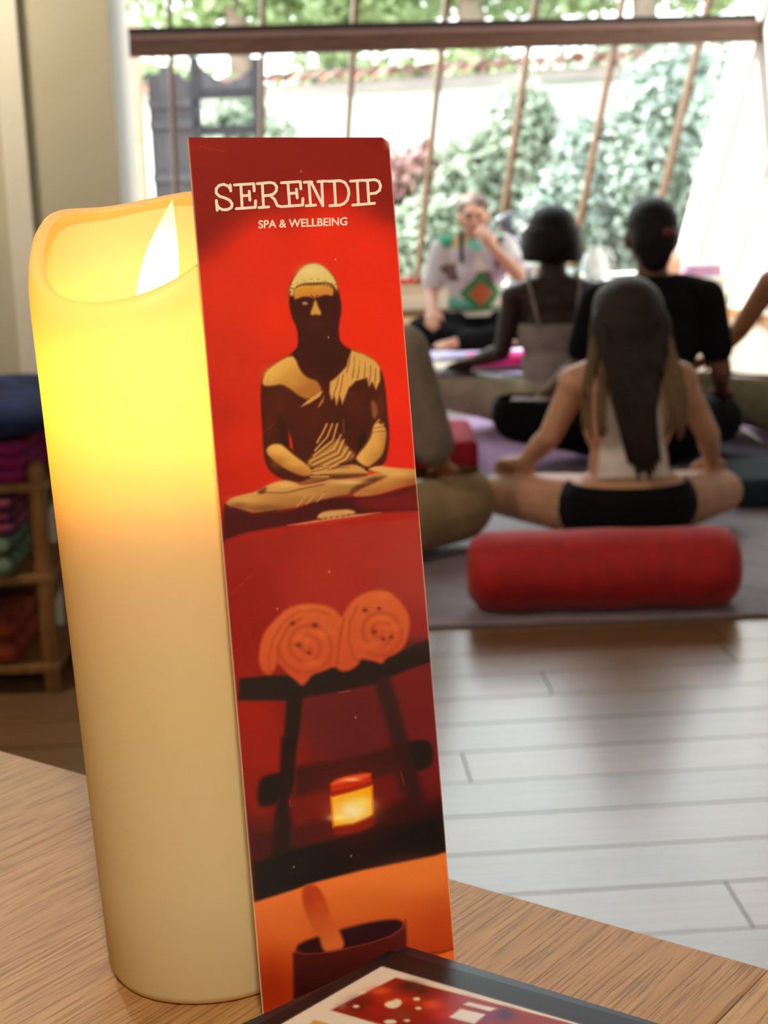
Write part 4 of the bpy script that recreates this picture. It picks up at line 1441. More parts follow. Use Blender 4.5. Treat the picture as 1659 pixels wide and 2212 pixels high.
vase_prof = [(0, 0), (0.05, 0), (0.075, 0.05), (0.08, 0.10), (0.06, 0.15), (0.035, 0.18), (0.04, 0.2), (0.033, 0.2), (0.028, 0.18), (0, 0.17)]
jug = empty('white_jug', on_bench(-0.06, -0.02))
link('body', lathe(vase_prof, 28), mat('white_glaze', srgb(238, 240, 240), 0.25, srgb(228, 234, 236), 8), jug)
link('handle', tube([(0.04, 0, 0.185), (0.09, 0, 0.18), (0.115, 0, 0.13), (0.10, 0, 0.08), (0.074, 0, 0.06)], 0.008, 8), MATS['white_glaze'], jug)
tag(jug, 'round white jug on the low bench', 'jug')
bw = empty('teal_bowl', on_bench(-0.23, -0.06))
link('body', lathe([(0, 0), (0.04, 0), (0.07, 0.03), (0.09, 0.075), (0.085, 0.075), (0.06, 0.03), (0, 0.012)], 28), mat('pale_teal_glaze', srgb(176, 222, 216), 0.3, srgb(206, 232, 228), 9), bw)
tag(bw, 'pale teal bowl beside the white jug', 'bowl')
bx_ = empty('white_box', on_bench(-0.50, 0.0))
link('box_body', box((-0.08, -0.06, 0), (0.08, 0.06, 0.09), 0.004), M_bw, bx_)
link('box_lid', box((-0.084, -0.064, 0.09), (0.084, 0.064, 0.112), 0.004), M_bw, bx_)
tag(bx_, 'white lidded box between the fan and the bob-haired person', 'box')
for dx, c1, c2, lb in ((-0.375, srgb(236, 190, 92), srgb(214, 150, 60), 'yellow flower bunch in a red pot on the bench'),):
    fp = empty('flower_pot', on_bench(dx, -0.04))
    link('pot', lathe([(0, 0), (0.03, 0), (0.042, 0.06), (0.045, 0.07), (0.038, 0.07), (0.03, 0.055), (0, 0.05)], 20), mat('red_pot', srgb(190, 30, 40), 0.4, srgb(170, 24, 34), 9), fp)
    for k in range(9):
        a = k * 2.4
        r = 0.012 * math.sqrt(k)
        bm = bmesh.new()
        ellipsoid(bm, (0, 0, 0), (0.017, 0.017, 0.014))
        link('blossom', finish(bm), mat('yellow_petals', c1, 0.7, c2, 60), fp, loc=(r * math.cos(a), r * math.sin(a), 0.10 - r * 0.4))
        link('stem', tube([(r * .5 * math.cos(a), r * .5 * math.sin(a), 0.05), (r * math.cos(a), r * math.sin(a), 0.095 - r * .4)], 0.002, 5), mat('stem_green', srgb(70, 110, 60), 0.7), fp)
    tag(fp, lb, 'flower pot')
salt = empty('salt_lamp', on_bench(0.40, -0.08))
bm = bmesh.new()
ellipsoid(bm, (0, 0, 0.085), (0.062, 0.058, 0.078))
for v in bm.verts:
    k = 1 + 0.10 * math.sin(v.co.x * 90 + 1) * math.cos(v.co.z * 70) + 0.06 * math.sin(v.co.y * 110)
    v.co.x *= k
    v.co.y *= k
link('salt_rock', finish(bm, smooth=False), mat('salmon_salt', srgb(236, 168, 142), 0.6, srgb(246, 210, 190), 16, bump=0.3, bscale=60), salt)
link('base', lathe([(0, 0), (0.05, 0), (0.052, 0.012), (0.05, 0.02), (0, 0.02)], 24), M_rackw, salt)
tag(salt, 'salmon pink salt rock lamp on the bench behind the short-haired person', 'lamp')
folded('folded_blanket', 'pink folded blanket at the right end of the bench', 0.20, 0.24, 0.07, 3, srgb(216, 168, 190), srgb(198, 160, 200), on_bench(0.60, 0.0), YAW)

# ------------------------------------------------------------------ people
def V3(*a):
    return Vector(a)


def hand_prims(wrist, d, back, side, curl=0.5, k=1.0):
    """palm, four unequal fingers and a thumb; d = finger direction, back = normal of the back of the hand"""
    d = Vector(d).normalized()
    back = Vector(back)
    back = (back - d * back.dot(d)).normalized()
    lat = d.cross(back).normalized() * side          # toward the thumb
    w = Vector(wrist)
    M = Matrix((lat, d, back)).transposed()
    pr = [('e', w + d * 0.045 * k, (0.040 * k, 0.050 * k, 0.017 * k), M), ('l', [w - d * 0.02, w + d * 0.02 * k], [0.024 * k, 0.024 * k])]
    for off, ln in ((0.028, 0.066), (0.0095, 0.075), (-0.0095, 0.070), (-0.028, 0.055)):
        b = w + d * 0.078 * k + lat * off * k
        m = b + (d * math.cos(curl * .5) - back * math.sin(curl * .5)) * ln * 0.5 * k + lat * off * 0.12
        e = m + (d * math.cos(curl * 1.5) - back * math.sin(curl * 1.5)) * ln * 0.5 * k
        pr.append(('l', [b - d * 0.02 * k, b, m, e], [0.0095 * k, 0.0092 * k, 0.0085 * k, 0.007 * k]))
    b = w + d * 0.022 * k + lat * 0.028 * k
    m = b + (d * 0.7 + lat * 0.65 - back * 0.2).normalized() * 0.034 * k
    e = m + (d * 0.9 + lat * 0.2 - back * 0.35).normalized() * 0.028 * k
    pr.append(('l', [b - lat * 0.012 * k, b, m, e], [0.013 * k, 0.012 * k, 0.0098 * k, 0.008 * k]))
    return pr


def foot_prims(ankle, d, k=1.0):
    d = Vector(d).normalized()
    a = Vector(ankle)
    pr = [('l', [a - d * 0.035, a + d * 0.05, a + d * 0.125], [0.032 * k, 0.030 * k, 0.024 * k])]
    side = d.cross(Vector((0, 0, 1))).normalized()
    pr.append(('l', [a + d * 0.09 + side * 0.02, a + d * 0.135 + side * 0.025], [0.024 * k, 0.02 * k]))
    for i, o in enumerate((-0.030, -0.014, 0.0, 0.014, 0.030)):
        pr.append(('l', [a + d * 0.13 + side * o, a + d * (0.165 - 0.004 * abs(i - 1)) + side * o * 1.1], [0.011 * k, 0.009 * k]))
    return pr


class Figure:
    def __init__(self, **k):
        self.__dict__.update(dict(z_sh=0.54, sh=0.155, tw=1.0, head=(0, 0.01, 0.735), hs=1.0, pw=1.0, hyaw=0.0, lean=0.0,
                                  knee=((-0.36, 0.22, 0.12), (0.36, 0.22, 0.12)), ankle=((0.06, 0.30, 0.06), (-0.08, 0.24, 0.055)),
                                  toe=((1, 0.12, -0.1), (-1, 0.12, -0.1)),
                                  elbow=((-0.23, 0.0, 0.32), (0.23, 0.0, 0.32)), wrist=((-0.31, 0.17, 0.22), (0.31, 0.17, 0.22)),
                                  hdir=((-0.25, 0.8, -0.45), (0.25, 0.8, -0.45)), hback=((0, 0.3, 1), (0, 0.3, 1)),
                                  curl=(0.5, 0.5), thr=0.082, knr=0.062, aw=1.0))
        self.__dict__.update(k)

    def torso(self, g=0.0):
        z, tw, pw = self.z_sh, self.tw, self.pw
        return [('e', (0, 0.0, 0.115), (0.172 * pw + g, 0.125 + g, 0.115 + g)),
                ('e', (0, 0.0 + self.lean * .2, z * 0.46), (0.128 * tw + g, 0.096 + g, 0.13 + g)),
                ('e', (0, 0.0 + self.lean * .6, z * 0.72), (0.146 * tw + g, 0.104 + g, 0.13 + g)),
                ('e', (0, self.lean, z - 0.055), (0.150 * tw + g, 0.092 + g, 0.085 + g)),
                ('l', [(-self.sh, self.lean, z - 0.03), (0, self.lean - 0.008, z + 0.012), (self.sh, self.lean, z - 0.03)], [0.048 + g, 0.055 + g, 0.048 + g])]

    def neck(self):
        hx, hy, hz = self.head
        return [('l', [(0, self.lean - 0.01, self.z_sh - 0.01), (hx * .8, hy - 0.012, hz - 0.06 * self.hs)], [0.056, 0.05])]

    def arm(self, s, g=0.0, to=2.0, frm=0.0):
        i = 0 if s < 0 else 1
        sh = Vector((s * self.sh, self.lean, self.z_sh - 0.03))
        el, wr = Vector(self.elbow[i]), Vector(self.wrist[i])
        w = self.aw
        pts, rad = [sh], [0.047 * w + g]
        if to <= 1:
            pts.append(sh.lerp(el, to))
            rad.append((0.047 - 0.010 * to) * w + g)
        else:
            pts += [el, el.lerp(wr, 0.35), wr]
            rad += [0.037 * w + g, 0.037 * w + g, 0.025 * w + g]
        return [('l', pts, rad)]

    def leg(self, s, g=0.0, to=2.0, kx=0.0):
        i = 0 if s < 0 else 1
        hip = Vector((s * 0.095 * self.pw, 0.03, 0.105))
        kn, an = Vector(self.knee[i]), Vector(self.ankle[i])
        if to <= 1:
            e = hip.lerp(kn, to)
            return [('l', [hip, e], [self.thr + 0.012 + g, self.thr - 0.01 + g])]
        return [('l', [hip, hip.lerp(kn, 0.5), kn], [self.thr + 0.012 + g, self.thr + g, self.knr + g + kx]),
                ('l', [kn, kn.lerp(an, 0.35), an], [self.knr + g + kx, 0.056 + g, 0.036 + g])]

    def head_prims(self):
        k = self.hs
        R = Matrix.Rotation(self.hyaw, 3, 'Z')
        c = Vector(self.head)

        def P(x, y, z):
            return c + R @ (Vector((x, y, z)) * k)
        pr = [('e', P(0, -0.008, 0.028), (0.076 * k, 0.094 * k, 0.088 * k), R),
              ('e', P(0, 0.022, -0.035), (0.060 * k, 0.068 * k, 0.078 * k), R),
              ('l', [P(0, 0.052, -0.092), P(0, 0.058, -0.088)], [0.024 * k, 0.022 * k]),
              ('l', [P(0, 0.086, 0.012), P(0, 0.104, -0.022)], [0.010 * k, 0.014 * k]),
              ('l', [P(-0.030, 0.074, 0.022), P(0.030, 0.074, 0.022)], [0.018 * k, 0.018 * k]),
              ('l', [P(-0.018, 0.084, -0.057), P(0.018, 0.084, -0.057)], [0.009 * k, 0.009 * k])]
        for s in (-1, 1):
            pr.append(('e', P(s * 0.079, -0.004, -0.012), (0.010 * k, 0.019 * k, 0.032 * k), R))
            pr.append(('e', P(s * 0.046, 0.055, -0.03), (0.022 * k, 0.022 * k, 0.024 * k), R))
        return pr

    def body(self, vox=0.007):
        pr = self.torso() + self.neck() + self.head_prims()
        for s in (-1, 1):
            i = 0 if s < 0 else 1
            pr += self.arm(s) + self.leg(s)
            pr += hand_prims(self.wrist[i], self.hdir[i], self.hback[i], -s, self.curl[i])
            pr += foot_prims(self.ankle[i], self.toe[i])
        return blob(pr, vox, 3)

    def face(self, parent, brow):
        k = self.hs
        R = Matrix.Rotation(self.hyaw, 3, 'Z')
        c = Vector(self.head)

        def P(x, y, z):
            return c + R @ (Vector((x, y, z)) * k)
        for s in (-1, 1):
            bm = bmesh.new()
            ellipsoid(bm, P(s * 0.030, 0.087, -0.002), (0.013 * k, 0.006 * k, 0.005 * k), R)
            link('eye', finish(bm), mat('eye_dark', srgb(40, 28, 24), 0.3), parent)
            link('eyebrow', tube([P(s * 0.014, 0.095, 0.020), P(s * 0.030, 0.092, 0.026), P(s * 0.047, 0.080, 0.019)], [0.003 * k, 0.0035 * k, 0.002 * k], 6), brow, parent)
        link('mouth', tube([P(-0.022, 0.086, -0.057), P(-0.008, 0.094, -0.055), P(0.008, 0.094, -0.055), P(0.022, 0.086, -0.057)], [0.002, 0.005 * k, 0.005 * k, 0.002], 6), mat('lip', srgb(164, 88, 80), 0.5), parent)


def skin(name, a, b):
    return mat(name, a, 0.5, b, 20, bump=0.05, bscale=200, spec=0.4)


def person(label, loc, rz, fig, skin_m, hair_m, vox=0.007):
    o = empty('person', (loc[0], loc[1], (loc[2] if len(loc) > 2 else 0.0) + 0.012), rz)
    link('body', fig.body(vox), skin_m, o)
    fig.face(o, hair_m)
    return tag(o, label, 'person')


def garment(parent, name, prims, m, vox=0.008, cuts=None, smooth=9):
    return link(name, blob(prims, vox, smooth, cuts), m, parent)


def cloth(name, a, b, sc=18):
    return mat(name, a, 0.9, b, sc, bump=0.25, bscale=120, spec=0.2)


UPZ, DNZ = (0, 0, 1), (0, 0, -1)
PG = 'people sitting cross-legged'
H_black = mat('black_hair', srgb(7, 6, 6), 0.55, srgb(13, 11, 10), 30, spec=0.25, stretch=(30, 30, 2), bump=0.3)
H_darkbrown = mat('dark_brown_hair', srgb(30, 21, 15), 0.55, srgb(48, 34, 24), 6, spec=0.25, stretch=(40, 40, 2), bump=0.3)
H_lightbrown = mat('light_brown_hair', srgb(128, 94, 60), 0.55, srgb(92, 66, 42), 6, stretch=(40, 40, 2), bump=0.3)
H_grey = mat('greying_brown_hair', srgb(84, 62, 54), 0.6, srgb(120, 100, 92), 18, bump=0.4)
C_black = cloth('black_cotton', srgb(8, 8, 10), srgb(14, 14, 17))
C_khaki = cloth('khaki_linen', srgb(150, 138, 114), srgb(128, 116, 94))
C_beige = cloth('beige_linen', srgb(168, 142, 108), srgb(150, 126, 94))

# --- long-haired woman in front, back to us
f = Figure(z_sh=0.470, sh=0.138, tw=0.84, pw=0.98, head=(0, 0.035, 0.600), hs=0.93, lean=0.02,
           knee=((-0.315, 0.25, 0.098), (0.300, 0.25, 0.085)), ankle=((0.04, 0.32, 0.055), (-0.07, 0.26, 0.055)),
           elbow=((-0.205, 0.03, 0.300), (0.215, 0.03, 0.290)), wrist=((-0.262, 0.19, 0.198), (0.262, 0.20, 0.185)),
           hdir=((-0.25, 0.6, -0.05), (0.15, 0.8, -0.35)), aw=0.86, thr=0.076, curl=(0.9, 0.5))
p = person('person with long brown hair and white sleeveless top sitting before the red bolster', (0.655, 4.17, 0.010), 0.0, f,
           skin('skin_tan', srgb(206, 154, 122), srgb(192, 140, 110)), H_darkbrown, 0.006)
garment(p, 'top', f.torso(0.011), cloth('white_cotton', srgb(238, 226, 216), srgb(224, 208, 198)), 0.007,
        [((0, 0, f.z_sh + 0.035), UPZ), ((0, -0.1, 0.205), (0, -0.2, -1)), ((f.sh - 0.012, 0, 0), (1, 0, 0.15)), ((-f.sh + 0.012, 0, 0), (-1, 0, 0.15))])
garment(p, 'shorts', f.torso(0.012)[:1] + f.leg(-1, 0.013, 0.22) + f.leg(1, 0.013, 0.22), C_black, 0.008, [((0, 0, 0.178), UPZ)])
hair = [('e', (0, 0.014, 0.626), (0.096, 0.105, 0.095)), ('e', (0, -0.02, 0.58), (0.092, 0.075, 0.10))]
for a in np.linspace(-1, 1, 13):
    hair.append(('l', [(0.05 * a, -0.03, 0.665), (0.085 * a, -0.055 + 0.03 * a * a, 0.60), (0.098 * a, -0.082 + 0.03 * a * a, 0.52), (0.092 * a, -0.100 + 0.02 * a * a, 0.465)], [0.02, 0.022, 0.018, 0.010]))
garment(p, 'hair', hair, H_darkbrown, 0.008)


def locks(name, m, specs):
    bm = bmesh.new()
    for pts, r in specs:
        P = [Vector(q) for q in pts]
        Q = []
        for i in range(len(P) - 1):
            for t in (0, 0.34, 0.67):
                Q.append(P[i].lerp(P[i + 1], t))
        Q.append(P[-1])
        n = len(Q)
        for _ in range(2):
            Q = [Q[0]] + [(Q[i - 1] + Q[i] * 2 + Q[i + 1]) / 4 for i in range(1, n - 1)] + [Q[-1]]
        me = tube(Q, [r * (0.75 + 0.25 * math.sin(math.pi * i / n)) * (1 - 0.8 * (i / (n - 1)) ** 4) for i in range(n)], 6)
        bm.from_mesh(me)
        bpy.data.meshes.remove(me)
    return link(name, finish(bm), m, p)


sp = []
for i in range(46):
    a = random.uniform(-1, 1)
    e = random.uniform(-0.012, 0.012)
    sp.append(([(0.07 * a, -0.06, 0.60), (0.075 * a, -0.098, 0.50), (0.040 * a + e, -0.124, 0.38), (0.036 * a + e + 0.014, -0.128, 0.28), (0.036 * a + e * 1.5 + 0.02, -0.126, 0.195 + 0.05 * abs(a) + random.uniform(0, 0.05))], 0.011))
locks('hair_lock', H_darkbrown, sp)
sp = []
for i in range(22):
    s = random.choice((-1, 1))
    a = random.uniform(0.62, 1.0)
    e = random.uniform(-0.01, 0.01)
    sp.append(([(s * 0.09 * a, -0.045, 0.58), (s * (0.118 * a + e), -0.085, 0.49), (s * (0.132 * a + e), -0.112, 0.40), (s * (0.128 * a + e), -0.118, 0.33), (s * (0.118 * a + e * 2), -0.114, 0.300 + random.uniform(0, 0.06))], 0.008))
locks('hair_lock', H_lightbrown, sp)

# --- woman with a black bob
f = Figure(z_sh=0.545, sh=0.152, tw=0.90, head=(0, 0.012, 0.728), hs=1.0,
           knee=((-0.40, 0.17, 0.17), (0.40, 0.18, 0.16)), ankle=((-0.12, 0.26, 0.06), (-0.08, 0.24, 0.055)), toe=((0.9, 0.2, -0.1), (-1, 0.12, -0.1)),
           elbow=((-0.195, 0.0, 0.310), (0.20, 0.0, 0.31)), wrist=((-0.300, 0.13, 0.262), (0.31, 0.14, 0.25)), hdir=((-0.6, 0.5, -0.2), (0.3, 0.8, -0.3)), aw=0.92)
p = person('person with a black bob and a pale camisole, seen from behind', (0.665, 6.05, 0.008), 0.0, f,
           skin('skin_deep_brown', srgb(62, 40, 31), srgb(52, 33, 25)), H_black)
garment(p, 'camisole', f.torso(0.011), cloth('pale_grey_jersey', srgb(178, 164, 156), srgb(160, 146, 140)), 0.008,
        [((0, 0, 0.418), UPZ), ((0, 0, 0.10), DNZ)])
for s in (-1, 1):
    link('strap', tube([(s * 0.062, -0.122, 0.40), (s * 0.080, -0.112, 0.48), (s * 0.095, -0.07, 0.565), (s * 0.092, 0.0, 0.612), (s * 0.085, 0.07, 0.54), (s * 0.075, 0.108, 0.41)], 0.0065, 8), MATS['pale_grey_jersey'], p)
garment(p, 'trousers', f.torso(0.012)[:1] + f.leg(-1, 0.018, 2, 0.022) + f.leg(1, 0.018, 2, 0.022), cloth('pale_khaki', srgb(186, 174, 150), srgb(164, 152, 128)), 0.009, [((0, 0, 0.21), UPZ)])
hair = [('e', (0, 0.0, 0.768), (0.093, 0.108, 0.090))]
for t in np.linspace(math.pi * 0.93, math.pi * 2.07, 17):
    cx, cy = math.cos(t), math.sin(t)
    hair.append(('l', [(0.055 * cx, 0.06 * cy, 0.80), (0.088 * cx, 0.10 * cy, 0.755), (0.098 * cx, 0.104 * cy, 0.70), (0.104 * cx, 0.096 * cy, 0.652)], [0.022, 0.020, 0.020, 0.014]))
garment(p, 'hair', hair, H_black, 0.008, [((0, 0, 0.640), (-0.10, 0, -1))])

# --- short-haired person in a black T-shirt
f = Figure(z_sh=0.580, sh=0.182, tw=1.08, head=(0, 0.012, 0.760), hs=1.05,
           knee=((-0.43, 0.16, 0.155), (0.27, 0.22, 0.105)), ankle=((0.04, 0.28, 0.06), (-0.08, 0.24, 0.055)),
           elbow=((-0.25, 0.0, 0.33), (0.235, 0.02, 0.31)), wrist=((-0.32, 0.15, 0.24), (0.27, 0.17, 0.22)))
p = person('person with short black hair and a black T-shirt, seen from behind', (0.915, 5.33, 0.011), 0.0, f,
           skin('skin_brown', srgb(124, 84, 62), srgb(108, 72, 54)), H_black)
garment(p, 't_shirt', f.torso(0.014) + f.arm(-1, 0.016, 0.72) + f.arm(1, 0.016, 0.72), C_black, 0.008, [((0, 0, f.z_sh + 0.052), UPZ)])
garment(p, 'trousers', f.torso(0.013)[:1] + f.leg(-1, 0.020, 2, 0.02) + f.leg(1, 0.016, 2, 0.01), C_black, 0.009, [((0, 0, 0.215), UPZ)])
hair = [('e', (0, -0.004, 0.798), (0.086, 0.106, 0.092)), ('e', (0, -0.038, 0.755), (0.080, 0.074, 0.088)), ('e', (0, -0.050, 0.700), (0.056, 0.046, 0.06))]
garment(p, 'hair', hair, H_black, 0.008)
bm = bmesh.new()
ellipsoid(bm, (0.032, -0.112, 0.775), (0.020, 0.012, 0.016))
link('hair_clip', finish(bm), mat('dark_red_clip', srgb(110, 34, 26), 0.4, srgb(90, 26, 22), 30), p)

# --- teacher facing us
f = Figure(z_sh=0.570, sh=0.168, tw=1.06, head=(0, 0.02, 0.702), hs=0.98, hyaw=-0.12,
           knee=((-0.36, 0.17, 0.11), (0.30, 0.16, 0.115)), ankle=((0.10, 0.30, 0.075), (-0.02, 0.27, 0.07)), toe=((0.9, 0.35, -0.1), (-1.0, 0.2, -0.05)),
           elbow=((-0.215, 0.16, 0.395), (0.235, -0.02, 0.33)), wrist=((-0.075, 0.205, 0.545), (0.245, 0.15, 0.235)),
           hdir=((0.42, -0.25, 0.80), (0.10, 0.7, -0.5)), hback=((-0.3, 0.9, 0.2), (0, 0.4, 1)), curl=(0.45, 0.4), thr=0.086)
sk = skin('skin_rosy', srgb(226, 174, 150), srgb(212, 156, 132))
p = person('person facing us in a patterned blouse, one hand at the face', (0.530, 8.62, 0.034), math.pi + 0.05, f, sk, H_grey)


def blouse_material():
    m = bpy.data.materials.new('patterned_blouse')
    m.use_nodes = True
    N, L = m.node_tree.nodes, m.node_tree.links
    b = N['Principled BSDF']
    b.inputs['Roughness'].default_value = 0.85
    tc = N.new('ShaderNodeTexCoord')
    vo = N.new('ShaderNodeTexVoronoi')
    vo.inputs['Scale'].default_value = 11
    L.new(tc.outputs['Object'], vo.inputs[0])
    sh = N.new('ShaderNodeSeparateColor')
    L.new(vo.outputs['Color'], sh.inputs[0])
    r = N.new('ShaderNodeValToRGB')
    r.color_ramp.interpolation = 'CONSTANT'
    cols = [(0.0, srgb(222, 216, 220)), (0.42, srgb(206, 196, 208)), (0.58, srgb(120, 92, 92)), (0.66, srgb(230, 224, 214)), (0.78, srgb(66, 160, 120)), (0.86, srgb(214, 190, 140)), (0.93, srgb(120, 210, 190))]
    r.color_ramp.elements[0].color = cols[0][1]
    r.color_ramp.elements[1].position = cols[1][0]
    r.color_ramp.elements[1].color = cols[1][1]
    for q, c in cols[2:]:
        e = r.color_ramp.elements.new(q)
        e.color = c
    L.new(sh.outputs[0], r.inputs[0])
    sp = N.new('ShaderNodeSeparateXYZ')
    L.new(tc.outputs['Object'], sp.inputs[0])

    def math_(op, a, bb):
        n = N.new('ShaderNodeMath')
        n.operation = op
        for i, q in enumerate((a, bb)):
            if q is None:
                continue
            if isinstance(q, (int, float)):
                n.inputs[i].default_value = q
            else:
                L.new(q, n.inputs[i])
        return n.outputs[0]
    dx = math_('ABSOLUTE', math_('ADD', sp.outputs[0], 0.02), None)
    dz = math_('ABSOLUTE', math_('SUBTRACT', sp.outputs[2], 0.305), None)
    s = math_('ADD', dx, dz)
    front = math_('GREATER_THAN', sp.outputs[1], 0.0)

    def layer(prev, thr, col, src):
        f_ = math_('MULTIPLY', math_('LESS_THAN', src, thr), front)
        mx = N.new('ShaderNodeMix')
        mx.data_type = 'RGBA'
        L.new(f_, mx.inputs[0])
        L.new(prev, mx.inputs[6])
        mx.inputs[7].default_value = col
        return mx.outputs[2]
    c = layer(r.outputs[0], 0.118, srgb(70, 140, 84), s)
    c = layer(c, 0.066, srgb(196, 104, 66), s)
    hem = math_('LESS_THAN', sp.outputs[2], 0.232)
    mx = N.new('ShaderNodeMix')
    mx.data_type = 'RGBA'
    L.new(hem, mx.inputs[0])
    L.new(c, mx.inputs[6])
    mx.inputs[7].default_value = srgb(84, 136, 92)
    hem2 = math_('LESS_THAN', sp.outputs[2], 0.212)
    mx2 = N.new('ShaderNodeMix')
    mx2.data_type = 'RGBA'
    L.new(hem2, mx2.inputs[0])
    L.new(mx.outputs[2], mx2.inputs[6])
    mx2.inputs[7].default_value = srgb(220, 214, 206)
    L.new(mx2.outputs[2], b.inputs['Base Color'])
    return m


garment(p, 'blouse', f.torso(0.016) + f.arm(-1, 0.020, 0.62) + f.arm(1, 0.022, 0.85), blouse_material(), 0.009, [((0, 0, f.z_sh + 0.045), UPZ), ((0, 0, 0.185), DNZ)])
garment(p, 'trousers', f.torso(0.013)[:1] + f.leg(-1, 0.018, 2, 0.012) + f.leg(1, 0.018, 2, 0.012), cloth('black_trousers', srgb(9, 9, 14), srgb(15, 15, 22)), 0.009, [((0, 0, 0.21), UPZ)])
garment(p, 'hair', [('e', (0, -0.004, 0.752), (0.088, 0.101, 0.080)), ('e', (0, -0.04, 0.70), (0.080, 0.065, 0.075))], H_grey, 0.008)
link('strap', tube([(0.075, 0.095, 0.47), (0.078, 0.09, 0.54), (0.075, 0.055, 0.612), (0.07, 0.0, 0.63)], 0.010, 8), C_black, p)

# --- person cut by the right edge
f = Figure(z_sh=0.590, sh=0.165, head=(0, 0.012, 0.77), knee=((-0.36, 0.17, 0.150), (0.36, 0.2, 0.13)),
           elbow=((-0.262, 0.06, 0.385), (0.24, 0.0, 0.33)), wrist=((-0.350, 0.155, 0.275), (0.31, 0.17, 0.22)), hdir=((-0.5, 0.5, -0.35), (0.25, 0.8, -0.45)))
p = person('person at the right edge resting an arm on a khaki knee', (1.585, 5.78, 0.008), 0.0, f, skin('skin_amber', srgb(176, 120, 84), srgb(158, 106, 74)), H_black)
garment(p, 'top', f.torso(0.012), cloth('red_jersey', srgb(170, 30, 40), srgb(150, 24, 34)), 0.009, [((0, 0, f.z_sh + 0.04), UPZ), ((f.sh, 0, 0), (1, 0, 0.1)), ((-f.sh, 0, 0), (-1, 0, 0.1))])
garment(p, 'trousers', f.torso(0.012)[:1] + f.leg(-1, 0.020, 2, 0.024) + f.leg(1, 0.02, 2, 0.02), C_khaki, 0.009, [((0, 0, 0.21), UPZ)])
garment(p, 'hair', [('e', (0, -0.004, 0.808), (0.086, 0.104, 0.09)), ('e', (0, -0.038, 0.755), (0.082, 0.074, 0.10))], H_black, 0.009)

# --- person mostly hidden behind the card
f = Figure(z_sh=0.590, sh=0.175, tw=1.08, head=(0, 0.012, 0.77), knee=((-0.33, 0.18, 0.12), (0.305, 0.17, 0.125)),
           elbow=((-0.23, 0.0, 0.33), (0.245, 0.03, 0.315)), wrist=((-0.29, 0.15, 0.22), (0.275, 0.165, 0.225)), thr=0.088)
p = person('person in a taupe shirt mostly hidden behind the red card', (-0.115, 4.10, 0.0), 0.0, f, skin('skin_olive', srgb(190, 142, 108), srgb(174, 128, 98)), H_darkbrown)
garment(p, 'shirt', f.torso(0.016) + f.arm(-1, 0.022, 1.0) + f.arm(1, 0.026, 1.0), cloth('taupe_cotton', srgb(146, 130, 116), srgb(128, 113, 100)), 0.009, [((0, 0, f.z_sh + 0.045), UPZ), ((0, 0, 0.12), DNZ)])
garment(p, 'trousers', f.torso(0.013)[:1] + f.leg(-1, 0.02, 2, 0.02) + f.leg(1, 0.024, 2, 0.03), C_beige, 0.009, [((0, 0, 0.21), UPZ)])
garment(p, 'hair', [('e', (0, -0.004, 0.808), (0.086, 0.104, 0.09)), ('e', (0, -0.038, 0.755), (0.082, 0.074, 0.09))], H_darkbrown, 0.009)

# ------------------------------------------------------------------ garden behind the glass
M_paving = mat('garden_paving', srgb(176, 172, 160), 0.9, srgb(160, 156, 146), 3)
tag(link('garden_ground', box((-14, 11.9, -0.06), (16, 34, -0.03)), M_paving), kind='structure')
gw = struct('garden_wall', prism([(-3.6, 16.6, -0.05), (4.6, 12.24, -0.05), (4.7, 12.42, -0.05), (-3.5, 16.78, -0.05)], (0, 0, 1.80)), mat('white_render', srgb(238, 236, 230), 0.9, srgb(226, 224, 218), 2))
gw['kind'] = 'structure'
wd = np.array([4.6 + 3.6, 12.24 - 16.6])
WLEN = np.linalg.norm(wd)
wd /= WLEN
wa = math.atan2(wd[1], wd[0])
prof_t = [(0.085 * math.cos(t), 0.05 * math.sin(t)) for t in np.linspace(0, math.pi, 9)]
bm = bmesh.new()
ra, rb_ = [], []
for x, z in prof_t:
    ra.append(bm.verts.new((x, -0.20, z - 0.03)))
    rb_.append(bm.verts.new((x * 0.9, 0.02, z + 0.045)))
for i in range(len(prof_t) - 1):
    bm.faces.new((ra[i], ra[i + 1], rb_[i + 1], rb_[i]))
bmesh.ops.solidify(bm, geom=bm.faces[:], thickness=0.014)
tile_me = finish(bm)
M_tile = mat('clay_coping_tile', srgb(212, 178, 166), 0.8, srgb(190, 156, 146), 6, objrand=0.12)
cn_ = int(WLEN / 0.175)
for i in range(cn_):
    s = (i + 0.5) * 0.175
    o = link('coping_tile', tile_me, M_tile, gw, loc=(-3.6 + wd[0] * s - wd[1] * 0.02, 16.6 + wd[1] * s + wd[0] * 0.02, 1.79), rot=(0, 0, wa))
link('coping_shade', prism([(-3.6 - 0.05, 16.6 - 0.06, 1.67), (4.6 - 0.05, 12.24 - 0.06, 1.67), (4.6, 12.24, 1.67), (-3.6, 16.6, 1.67)], (0, 0, 0.09)), mat('grey_coping_shade', srgb(176, 170, 166), 0.9, srgb(160, 156, 152), 4), gw)  # grey strip painting in the shade cast under the coping tiles

